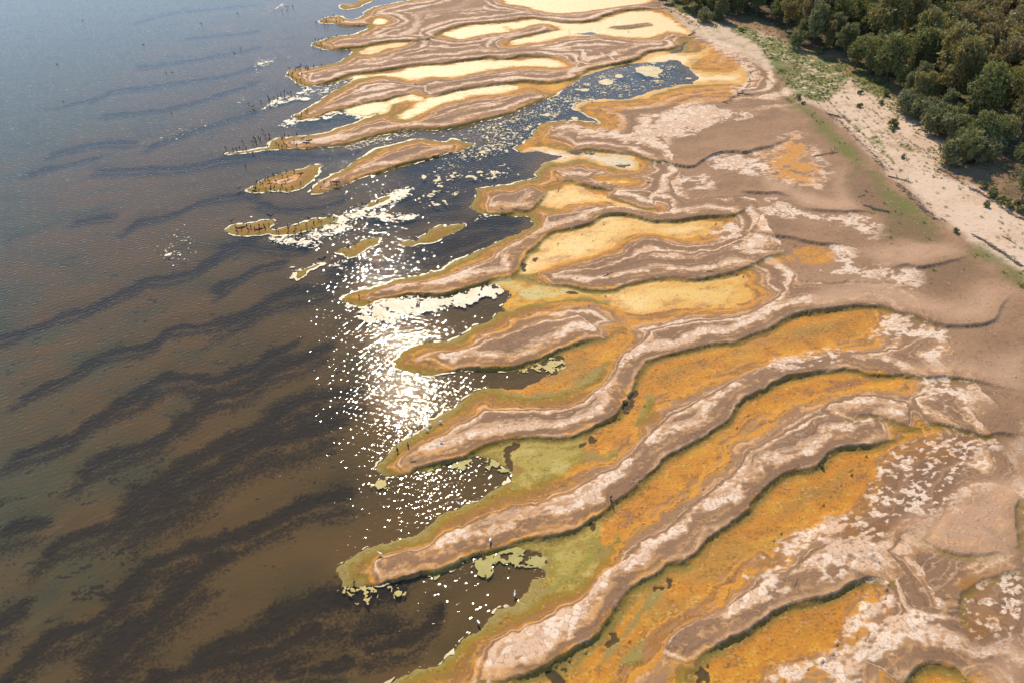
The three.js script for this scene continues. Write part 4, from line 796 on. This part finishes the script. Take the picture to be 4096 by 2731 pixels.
function plateWing(pts, t) {                                       // a thin feathered wing between a leading and a trailing line
  const pos = [], idx = [], n = pts.length;
  for (const s of [t, -t]) for (const [a, b] of pts) { pos.push(a[0], a[1] + s, a[2], b[0], b[1] + s * .3, b[2]); }
  for (let i = 0; i + 1 < n; i++) { const a = 2 * i, b = a + 2, o = 2 * n; idx.push(a, b, a + 1, a + 1, b, b + 1, o + a, o + a + 1, o + b, o + a + 1, o + b + 1, o + b, a, o + a, b, b, o + a, o + b, a + 1, b + 1, o + a + 1, b + 1, o + b + 1, o + a + 1); }
  const g = new THREE.BufferGeometry(); g.setAttribute('position', new THREE.Float32BufferAttribute(pos, 3)); g.setIndex(idx); g.computeVertexNormals(); return g;
}
const birdM = new THREE.MeshStandardMaterial({ vertexColors: true, roughness: .6 });
const paintAll = (g, f) => { const p = g.attributes.position, c = new Float32Array(p.count * 3); for (let i = 0; i < p.count; i++) c.set(f(p.getX(i), p.getY(i), p.getZ(i)), 3 * i); g.setAttribute('color', new THREE.BufferAttribute(c, 3)); return g; };
const BLACK = [.012, .012, .014], BILL = [.16, .12, .06];
const feet = (w = .05) => [-1, 1].flatMap((s) => [loft([[.02, .10, s * w, .016, .016], [.03, .01, s * w, .012, .012]], 5), loft([[-.01, .012, s * w, .012, .01], [.09, .010, s * w, .035, .008]], 5)]);
// x is the way the bird faces
const uprightBody = () => loft([[-.20, .03, 0, .012, .008], [-.16, .10, 0, .035, .02], [-.10, .20, 0, .075, .06], [-.03, .32, 0, .105, .10], [.04, .44, 0, .10, .095], [.08, .53, 0, .062, .06], [.07, .62, 0, .036, .036], [.06, .70, 0, .032, .034], [.09, .765, 0, .036, .036], [.14, .775, 0, .026, .026], [.18, .770, 0, .012, .012], [.235, .765, 0, .007, .008]]);
const huntBody = () => loft([[-.36, .20, 0, .012, .008], [-.26, .23, 0, .05, .02], [-.15, .27, 0, .085, .07], [-.02, .30, 0, .105, .10], [.10, .34, 0, .09, .085], [.17, .40, 0, .055, .055], [.19, .48, 0, .036, .036], [.18, .55, 0, .032, .034], [.21, .61, 0, .036, .036], [.26, .62, 0, .024, .024], [.34, .605, 0, .008, .008]]);
const folded = () => [-1, 1].map((s) => loft([[-.17, .14, s * .05, .012, .02], [-.09, .26, s * .085, .022, .06], [-.01, .38, s * .10, .022, .075], [.04, .47, s * .085, .015, .04]], 5));
const spreadWing = (s, lift) => plateWing([[[.06, .46, s * .06], [-.12, .30, s * .06]], [[.09, .50 + lift * .3, s * .26], [-.14, .32 + lift * .2, s * .24]], [[.12, .55 + lift * .7, s * .42], [-.12, .34 + lift * .6, s * .44]], [[.02, .52 + lift, s * .62], [-.13, .38 + lift * .9, s * .60]], [[-.06, .48 + lift, s * .74], [-.10, .44 + lift, s * .73]]], .012);
const dark = (g) => paintAll(g, (x, y) => (x > .17 && y > .74 ? BILL : BLACK));
const strip = (list) => list.map((g) => { const h = g.clone(); h.deleteAttribute('uv'); return h; });
const BIRD = {
  upright: dark(mergeGeometries(strip([uprightBody(), ...folded(), ...feet()]))),
  drying: dark(mergeGeometries(strip([uprightBody(), spreadWing(1, 0), spreadWing(-1, .02), ...feet()]))),
  flapping: dark(mergeGeometries(strip([huntBody(), spreadWing(1, .26), spreadWing(-1, .2), ...feet()]))),
  crouched: dark(mergeGeometries(strip([huntBody(), ...[-1, 1].map((s) => loft([[-.30, .23, s * .03, .01, .015], [-.15, .30, s * .08, .02, .05], [.02, .35, s * .095, .02, .055], [.10, .38, s * .07, .012, .03]], 5)), ...feet()]))),
  swimming: dark(loft([[-.34, .05, 0, .012, .01], [-.24, .04, 0, .06, .04], [-.05, .04, 0, .12, .07], [.12, .05, 0, .09, .06], [.19, .12, 0, .045, .04], [.19, .22, 0, .032, .032], [.21, .31, 0, .034, .034], [.26, .32, 0, .022, .022], [.33, .31, 0, .008, .008]])),
};
const GULL = paintAll(mergeGeometries(strip([loft([[-.24, .20, 0, .008, .006], [-.16, .20, 0, .035, .02], [-.06, .20, 0, .065, .06], [.05, .22, 0, .07, .07], [.11, .28, 0, .045, .045], [.13, .34, 0, .042, .042], [.16, .36, 0, .036, .036], [.19, .35, 0, .014, .014], [.23, .345, 0, .006, .007]]), ...[-1, 1].map((s) => loft([[-.27, .225, s * .02, .006, .01], [-.12, .235, s * .06, .014, .03], [.02, .25, s * .07, .014, .035], [.07, .26, s * .055, .008, .015]], 5)), ...[-1, 1].map((s) => loft([[.0, .16, s * .03, .009, .009], [.01, .0, s * .03, .007, .007]], 5))])),
  (x, y, z) => y < .15 ? [.3, .16, .05] : x > .195 && y > .3 ? [.45, .22, .03] : x < -.2 ? [.02, .02, .02] : Math.abs(z) > .048 && y < .28 && x < .08 ? [.30, .31, .33] : [.78, .78, .76]);
// each colony: [where it is, birds]; u upright, w wings held out, f flapping, c crouched, s swimming
const COLONIES = [
  ['on the narrow sand finger farthest up the shore', '10', 'u550,215 u600,205 u623,185 u637,180 u640,205 u625,228 u650,200 u648,165 u680,170 u693,182 c710,170 u713,150 u737,185 u738,208 u768,210 u806,210 u660,222 u612,175'],
  ['standing in the shallows off the far sand finger', '10', 'u165,90 u237,102 f285,72 u338,60'],
  ['on the blunt sand finger below the farthest one', '10', 'u525,390 u523,430 u545,370 u540,405 u573,375 u606,370 f590,412 u663,362 c646,384 u700,355 u743,340 u851,322 c853,340 u558,425 u580,430 u605,430 u630,452 c592,455'],
  ['on the broad arrow-shaped sand finger', '10', 'u305,635 u298,695 u337,685 u333,725 u362,655 f386,637 u370,745 u388,705 u408,750 u415,782 u420,700 u406,655 u412,605 u455,635 u463,620 u475,655 u482,640 u530,615 u603,605 u450,795 u423,690 u330,710'],
  ['on the strip of scum between two sand fingers', '10', 'u45,937 u110,900 u117,930 u122,962 c150,942 u163,905 u198,890 u197,927 u228,875 u260,850 u262,897 u292,865 u320,858 u125,920'],
  ['on the finger tip with white scum below', '10', 'u338,1077 w390,1090 u418,1067 w460,1042 u472,1017 c365,1082'],
  ['on the olive tip of the long finger', '10', 'u58,1207 u25,1272 u40,1287 u86,1257 u120,1252 u123,1287 u183,1330 u210,1350 u240,1292 c245,1272 u262,1250 u258,1335 u240,1360 u280,1347 u300,1265 u352,1318 u375,1352 f425,1297 w490,1322 w465,1342 u375,1247 u110,1350 u0,1312 c262,1277'],
  ['on the thin yellow crescent bar', '00', 'u2073,1372 u2140,1382 u2170,1380 u2180,1397 u2200,1367 u2228,1392 u2228,1317 u2260,1377 u2317,1312 u2330,1277 u2345,1287 c2057,1415 c2322,1412'],
  ['on a bar just awash in the lake', '00', 'f2315,992 u2280,962'],
  ['on the leaf-shaped sand island', '11', 'u158,52 u112,82 u85,97 u65,137 u40,127 w125,115 u27,192 c90,177 u133,182 u138,162 u170,167 u183,117 u225,187 u240,152 u243,67 u270,117 u278,22 u280,187 u293,87 u333,167 u352,22 w410,50 c410,122 u198,42 u0,177 u5,112 f-161,175 w-16,178 u-98,1540'],
  ['on the low end of the long sand bar', '11', 'u512,178 c595,170 u630,132 u690,132 w740,135 w745,150'],
  ['on the thin ochre bar with scum along it', '11', 'u30,522 u75,517 u85,542 u120,507 w30,560 f135,430 u185,552 u208,577 u293,592 u300,547 u293,522 c355,572 c365,527 u390,497 f388,592 u415,567 u465,512 u472,567 u483,452 u522,547 u533,497 u575,467 u600,482 c620,412 u677,432 u715,447 u-181,542 u-174,572 w-131,547 u-83,522 u-71,557 u-44,532 f-226,474 u-11,547'],
  ['along the strip of whitish scum behind the bar', '11', 'u975,315 c1010,315 u1163,212 c1215,200 c1272,205 u1303,175 c1105,297 c1120,290 c1045,287'],
  ['on the crumbled pale islet', '11', 'u850,712 c908,692'],
  ['beside the smallest sand sliver', '11', 'f610,832'],
  ['alone at the tip of the finger in the sun glint', '11', 'u948,1172'],
  ['on the rounded olive finger tip', '12', 'u1300,1015 c1400,977'],
  ['alone on the broad near finger', '13', 'u905,658'],
  ['alone on the brow of a cracked sand ridge', '22', 'u905,1470'],
  ['on the ochre headland by the blue pond', '20', 'c735,940 c695,924'],
];
const POSE = { u: ['upright', 'black cormorant standing upright'], w: ['drying', 'black cormorant drying its open wings'], f: ['flapping', 'black cormorant with raised wings'], c: ['crouched', 'black cormorant crouching low'], s: ['swimming', 'dark cormorant swimming'] };
for (const [where, v, list] of COLONIES) for (const b of list.split(' ')) {
  const [px, py] = b.slice(1).split(',').map(Number), [pose, what] = POSE[b[0]], row = v[1] === '1' && py > 1500 ? '10' : v;
  let [x, z] = trace(`${row}:${px},${py}`, .05)[0];
  const y = Math.max(0, heightOf(x, z));
  const o = put('cormorant', BIRD[pose], birdM, { label: `${what} ${where}`, category: 'cormorant', group: `${what} ${where}` });
  const s = (pose === 'upright' ? .82 : .8) * rr(.9, 1.1);
  o.position.set(x, y - .006, z); o.rotation.y = rr(0, 6.28); o.scale.set(s, s, s);
  if (pose === 'drying' || pose === 'flapping') o.rotation.y = (rnd() < .5 ? 1.57 : -1.57) + rr(-.6, .6);
}
for (const [v, list] of [['00', '755,190 520,590 580,935 1315,410 1525,670 1577,665 1845,215 2180,122 2150,488 1575,1040 2205,440']]) for (const b of list.split(' ')) {
  const [x, z] = trace(`${v}:${b}`)[0], o = put('cormorant', BIRD.swimming, birdM, { label: 'dark cormorant swimming alone on the open grey lake', category: 'cormorant', group: 'cormorants swimming on the open lake' });
  o.position.set(x, 0, z); o.rotation.y = rr(0, 6.28); o.scale.setScalar(.95);
}
for (const [v, list, where] of [['12', '1548,750 1610,672 1597,777 1695,752 1572,828 1428,850 1703,938', 'on the finger with the rounded olive tip'], ['12', '1859,1492', 'on the shore of the brown inlet'], ['13', '1140,395', 'on the broad finger tip above the brown shallows'], ['13', '2045,1018', 'wading off the nearest shore'], ['13', '2152,283', 'on the middle of the broad near finger'], ['23', '25,755', 'at the green head of the nearest inlet'], ['11', '1038,1192', 'at the tip of the finger in the sun glint'], ['11', '1160,225', 'on the strip of whitish scum']])
  for (const b of list.split(' ')) { const [x, z] = trace(`${v}:${b}`, .1)[0], o = put('gull', GULL, birdM, { label: `white and grey gull standing ${where}`, category: 'gull', group: `gulls standing ${where}` }); o.position.set(x, Math.max(0, heightOf(x, z)) - .004, z); o.rotation.y = rr(0, 6.28); o.scale.setScalar(1.1); }

// ---------------------------------------------------------------- driftwood
const woodM = new THREE.MeshStandardMaterial({ color: new THREE.Color(.13, .10, .075), roughness: 1 }), paleWoodM = new THREE.MeshStandardMaterial({ color: new THREE.Color(.27, .22, .17), roughness: 1 });
function stick(label, v, a, b, r, twigs = 2, mat = woodM) {
  const p = trace(`${v}:${a} ${b}`, .35), o = new THREE.Group(), m = [(p[0][0] + p[1][0]) / 2, (p[0][1] + p[1][1]) / 2], V = (x, y, z) => new THREE.Vector3(x, y, z);
  const Y = (x, z) => groundY(x, z), y0 = Math.max(0, Y(...m));
  const A = V(p[0][0] - m[0], Math.max(0, Y(...p[0])) - y0 + r, p[0][1] - m[1]), B = V(p[1][0] - m[0], Math.max(0, Y(...p[1])) - y0 + r * .8, p[1][1] - m[1]), mid = A.clone().lerp(B, .5).add(V(rr(-.1, .1), r * .6, rr(-.1, .1)));
  o.name = numbered('driftwood'); o.position.set(m[0], y0 - .01, m[1]);
  const stem = new THREE.Mesh(mergeGeometries([tubeBetween(A, mid, r, r * .8, 7), tubeBetween(mid, B, r * .8, r * .35, 7), new THREE.SphereGeometry(r * .8, 7, 5).translate(mid.x, mid.y, mid.z).toNonIndexed ? tubeBetween(mid, mid.clone().add(V(.01, .01, 0)), r * .8, r * .8, 7) : tubeBetween(A, mid, r, r, 5)]), mat);
  stem.name = 'stem'; o.add(stem);
  for (let k = 0; k < twigs; k++) { const f = A.clone().lerp(B, rr(.35, .9)), L = A.distanceTo(B) * rr(.12, .3), e = f.clone().add(V(rr(-1, 1), rr(.15, .7), rr(-1, 1)).normalize().multiplyScalar(L)); const w = new THREE.Mesh(tubeBetween(f, e, r * .45, r * .15, 5), mat); w.name = 'twig'; o.add(w); }
  o.traverse((c) => { c.castShadow = c.receiveShadow = true; });
  Object.assign(o.userData, { label, category: 'driftwood' }); scene.add(o);
}
stick('dark straight log jutting out over the rounded ochre headland', '11', '2245,345', '2315,388', .07, 1);
stick('thin dark stick lying on the olive finger tip below the glint', '12', '1415,1102', '1476,1096', .04, 1);
stick('long dark branch lying above the ochre flat by the blue pond', '20', '2070,856', '2222,876', .10, 3);
stick('dark branch stranded on crust inland of the blue pond', '20', '1940,940', '1995,958', .08, 2);
stick('tangled dark branch at the corner where the pools end', '20', '1625,325', '1690,295', .14, 9);
stick('pale dead limb on the bright beach below the willow shrubs', '30', '1315,1192', '1405,1178', .09, 3, paleWoodM);
stick('second pale dead limb on the bright beach, the lower one', '30', '1370,1225', '1472,1247', .09, 3, paleWoodM);
stick('large dry branch heap among the grass tracks of the beach', '30', '555,1060', '730,1112', .10, 14);
stick('bent dry branch on the mud beside the orange crust', '30', '420,1452', '645,1412', .08, 8);
stick('dark brush heap on the upper edge of the bright beach', '31', '1100,70', '1310,130', .09, 16);
stick('long thin dark branch lying along the beach tracks', '31', '1195,135', '1405,300', .05, 3);
stick('pale twiggy branch on the mud flat below the beach', '31', '820,265', '895,235', .06, 9, paleWoodM);
stick('grey branch across the sandy tracks at the far end of the beach', '31', '2140,625', '2275,705', .06, 2);
stick('thin stick on the pale rings of a ridge above the golden flat', '21', '1240,102', '1290,108', .05, 1);
stick('dead twig lying on the cracked top of the long ridge', '21', '840,975', '925,935', .05, 4);
stick('short dark twig on the right end of the long cracked ridge', '21', '1790,935', '1850,943', .05, 2);
stick('twiggy stick standing at the saddle between two golden pools', '21', '425,182', '432,150', .05, 4);
stick('fine dark branch on the sand ridge among pale crust', '33', '240,690', '275,612', .03, 2);
stick('dark branch on the wooded sand just below the trees', '30', '600,520', '625,440', .05, 3, paleWoodM);
// ---------------------------------------------------------------- plants of the beach
function tuftGeo(n, h, spread, tones) {
  const pos = [], rgb = [];
  for (let k = 0; k < n; k++) {
    const a = rr(0, 6.28), r = rr(0, spread), x = Math.cos(a) * r, z = Math.sin(a) * r, L = h * rr(.5, 1.1), lean = rr(.2, .9), t = a + rr(-.8, .8), w = h * .07, c = tones[Math.floor(rnd() * tones.length)];
    const bx = Math.cos(t + 1.57) * w, bz = Math.sin(t + 1.57) * w, ex = x + Math.cos(t) * L * lean, ez = z + Math.sin(t) * L * lean, ey = L * Math.sqrt(Math.max(.1, 1 - lean * lean));
    pos.push(x - bx, 0, z - bz, x + bx, 0, z + bz, ex, ey, ez); for (let q = 0; q < 3; q++) rgb.push(...c);
  }
  const g = new THREE.BufferGeometry(); g.setAttribute('position', new THREE.Float32BufferAttribute(pos, 3)); g.setAttribute('color', new THREE.Float32BufferAttribute(rgb, 3)); g.computeVertexNormals(); return g;
}
const tuftM = new THREE.MeshStandardMaterial({ vertexColors: true, roughness: 1, side: THREE.DoubleSide });
const kindF = (k) => patches.filter((p) => p.kind === k);
const within = (list, x, z) => { let d = -9; for (const p of list) if (p.f.has(x, z)) d = Math.max(d, p.f.at(x, z)); return d; };
{
  const geo = tuftGeo(26, .26, .16, [[.20, .22, .06], [.24, .23, .08], [.15, .17, .05]]), spots = [], G = kindF('grass'), T = kindF('tracks'), B = kindF('beach'), Ol = kindF('olive'), S = kindF('shadesand'), OM = kindF('olivemud');
  for (let k = 0; k < 160000 && spots.length < 9000; k++) {
    const x = rr(25, 115), z = rr(-205, -60); if (x > -z * .85 + 14) continue;
    if (SHORE.at(x, z) < 2) continue;
    const n = fbm(x * .5, z * .5, 3) + .3 * vn(x * 2, z * 2), v = Math.abs(vn((x + .03 * z) * .95, z * .025 + 3.3) + .15 * n);
    let p = 0;
    if (within(G, x, z) > 0 && n > -.12) p = .8;
    if (within(T, x, z) > 0) p = Math.max(p, v < .12 ? .55 : n > .25 ? .18 : .02);
    if (within(B, x, z) > 0) p = Math.max(p, v < .1 ? .3 : n > .35 ? .12 : .012);
    if (within(Ol, x, z) > 0) p = Math.max(p, n > .25 ? .3 : .03);
    if (within(OM, x, z) > 0) p = Math.max(p, n > .4 ? .2 : .01);
    if (within(S, x, z) > 0) p = Math.max(p, n > .1 ? .4 : .03);
    if (woodF.has(x, z) && woodF.at(x, z) > -3) p = Math.max(p, n > -.1 ? .5 : .1);
    if (rnd() < p) spots.push([x, z]);
  }
  const im = new THREE.InstancedMesh(geo, tuftM, spots.length), m = new THREE.Matrix4(), q = new THREE.Quaternion(), c = new THREE.Color();
  spots.forEach(([x, z], i) => { const s = rr(.6, 1.7); m.compose(new THREE.Vector3(x, groundY(x, z) - .01, z), q.setFromAxisAngle(new THREE.Vector3(0, 1, 0), rr(0, 6.28)), new THREE.Vector3(s, s * rr(.7, 1.1), s)); im.setMatrixAt(i, m); im.setColorAt(i, c.setRGB(rr(.7, 1.2), rr(.75, 1.15), rr(.6, 1.2))); });
  im.name = 'beach_grass'; im.castShadow = im.receiveShadow = true; im.userData = { kind: 'stuff', label: 'scattered green grass tufts on the sandy beach below the wood', category: 'grass' }; scene.add(im);
  console.log('tufts', spots.length);
}
// lines of washed-up twigs and reed along the beach
{
  const geo = tubeBetween(new THREE.Vector3(-.5, .02, 0), new THREE.Vector3(.5, .03, 0), .028, .012, 5), spots = [];
  for (const [n, wide, t] of [[240, .6, '31:1570,0 1650,40 1850,170 1960,230 2100,320 2250,420 2351,470'], [160, .7, '31:1190,130 1300,230 1400,330 1480,400 1570,460'], [110, .9, '30:880,970 960,1030 1100,1150 1220,1260 1350,1350 1480,1440 1540,1490'], [170, 1.0, '30:520,1020 700,1160 850,1310 1000,1460 1070,1567'], [200, .5, '31:1900,600 2050,690 2200,790 2330,880'], [150, .8, '20:1960,930 2080,860 2180,760 2200,640'], [120, .5, '31:900,330 1000,360 1100,380']]) {
    const p = smooth(trace(t, .6), false, 6);
    for (let k = 0; k < n; k++) { const i = Math.floor(rr(0, p.length - 1.01)), f = rnd(), x = lerp(p[i][0], p[i + 1][0], f) + rr(-1, 1) * wide * rnd(), z = lerp(p[i][1], p[i + 1][1], f) + rr(-1, 1) * wide * rnd(); spots.push([x, z, Math.atan2(p[i][1] - p[i + 1][1], p[i + 1][0] - p[i][0])]); }
  }
  const im = new THREE.InstancedMesh(geo, woodM, spots.length), m = new THREE.Matrix4(), q = new THREE.Quaternion();
  spots.forEach(([x, z, a], i) => { const L = rr(.25, .9); m.compose(new THREE.Vector3(x, groundY(x, z) + .005, z), q.setFromAxisAngle(new THREE.Vector3(0, 1, 0), a + rr(-.9, .9)), new THREE.Vector3(L, rr(.8, 1.6), rr(.8, 1.6))); im.setMatrixAt(i, m); });
  im.name = 'wrack_line'; im.castShadow = im.receiveShadow = true; im.userData = { kind: 'stuff', label: 'lines of washed-up dark twigs along the sandy beach', category: 'wrack' }; scene.add(im);
}
// single bushes on the beach
{
  const g = () => { const p = [], leaves = crownGeo(1.15, .75, .1, 26, 22, .13, .8, LEAFY); return leaves; };
  const kinds = [g(), g()];
  for (const [v, s, label] of [['30:1140,1160', 1.25, 'largest dark bush standing alone on the open beach'], ['30:1142,1205', .6, 'small yellowish bush in front of the lone beach bush'], ['30:1090,890', 1.0, 'rounded bush where the grass meets the pale beach'], ['30:840,985', .7, 'flat dark bush on the upper beach tracks'], ['30:1035,960', .7, 'low bush between the grass and the open sand'], ['30:845,865', .7, 'small bush under the overhanging willow'], ['30:280,890', .8, 'dark low bush on the lower edge of the grassy strip'], ['30:325,945', .5, 'tiny dark bush on the sandy edge below the grass'], ['30:1240,1455', .45, 'tiny round bush alone among the beach tracks'],
    ['31:1985,165', .9, 'leafy bush behind the dark wrack line across the beach'], ['31:2072,245', 1.1, 'wider leafy bush along the dark wrack line'], ['31:2152,300', .9, 'third leafy bush along the dark wrack line'], ['31:2015,335', .7, 'round bush standing just in front of the wrack line'], ['31:2200,340', .8, 'leafy bush by the solitary round green bush'], ['31:2295,330', .9, 'pale leafy bush below the solitary round green bush'], ['31:2325,395', 1.0, 'leafy bush at the lower end of the wrack line'], ['31:1722,550', .6, 'small round bush low on the beach above the sand ridges'], ['30:510,470', .9, 'dark bush in the shade beneath the corner willow'], ['30:470,500', .8, 'spreading bush in front of the corner willow'], ['30:985,770', .8, 'pale leafy bush at the foot of the largest willow'], ['20:2110,280', .8, 'low bush on the sand below the dark trees'], ['32:505,1112', .3, 'small dark bush rooted in the bend of a sand step']]) {
    const [x, z] = trace(v, .8)[0], o = put('beach_bush', kinds[Math.floor(rnd() * 2)], leafM, { label, category: 'bush', group: 'bushes on the beach' });
    o.position.set(x, groundY(x, z) - .02, z); o.rotation.y = rr(0, 6.28); o.scale.set(s * 1.25, s, s * 1.25);
  }
}
renderer.render(scene, camera);
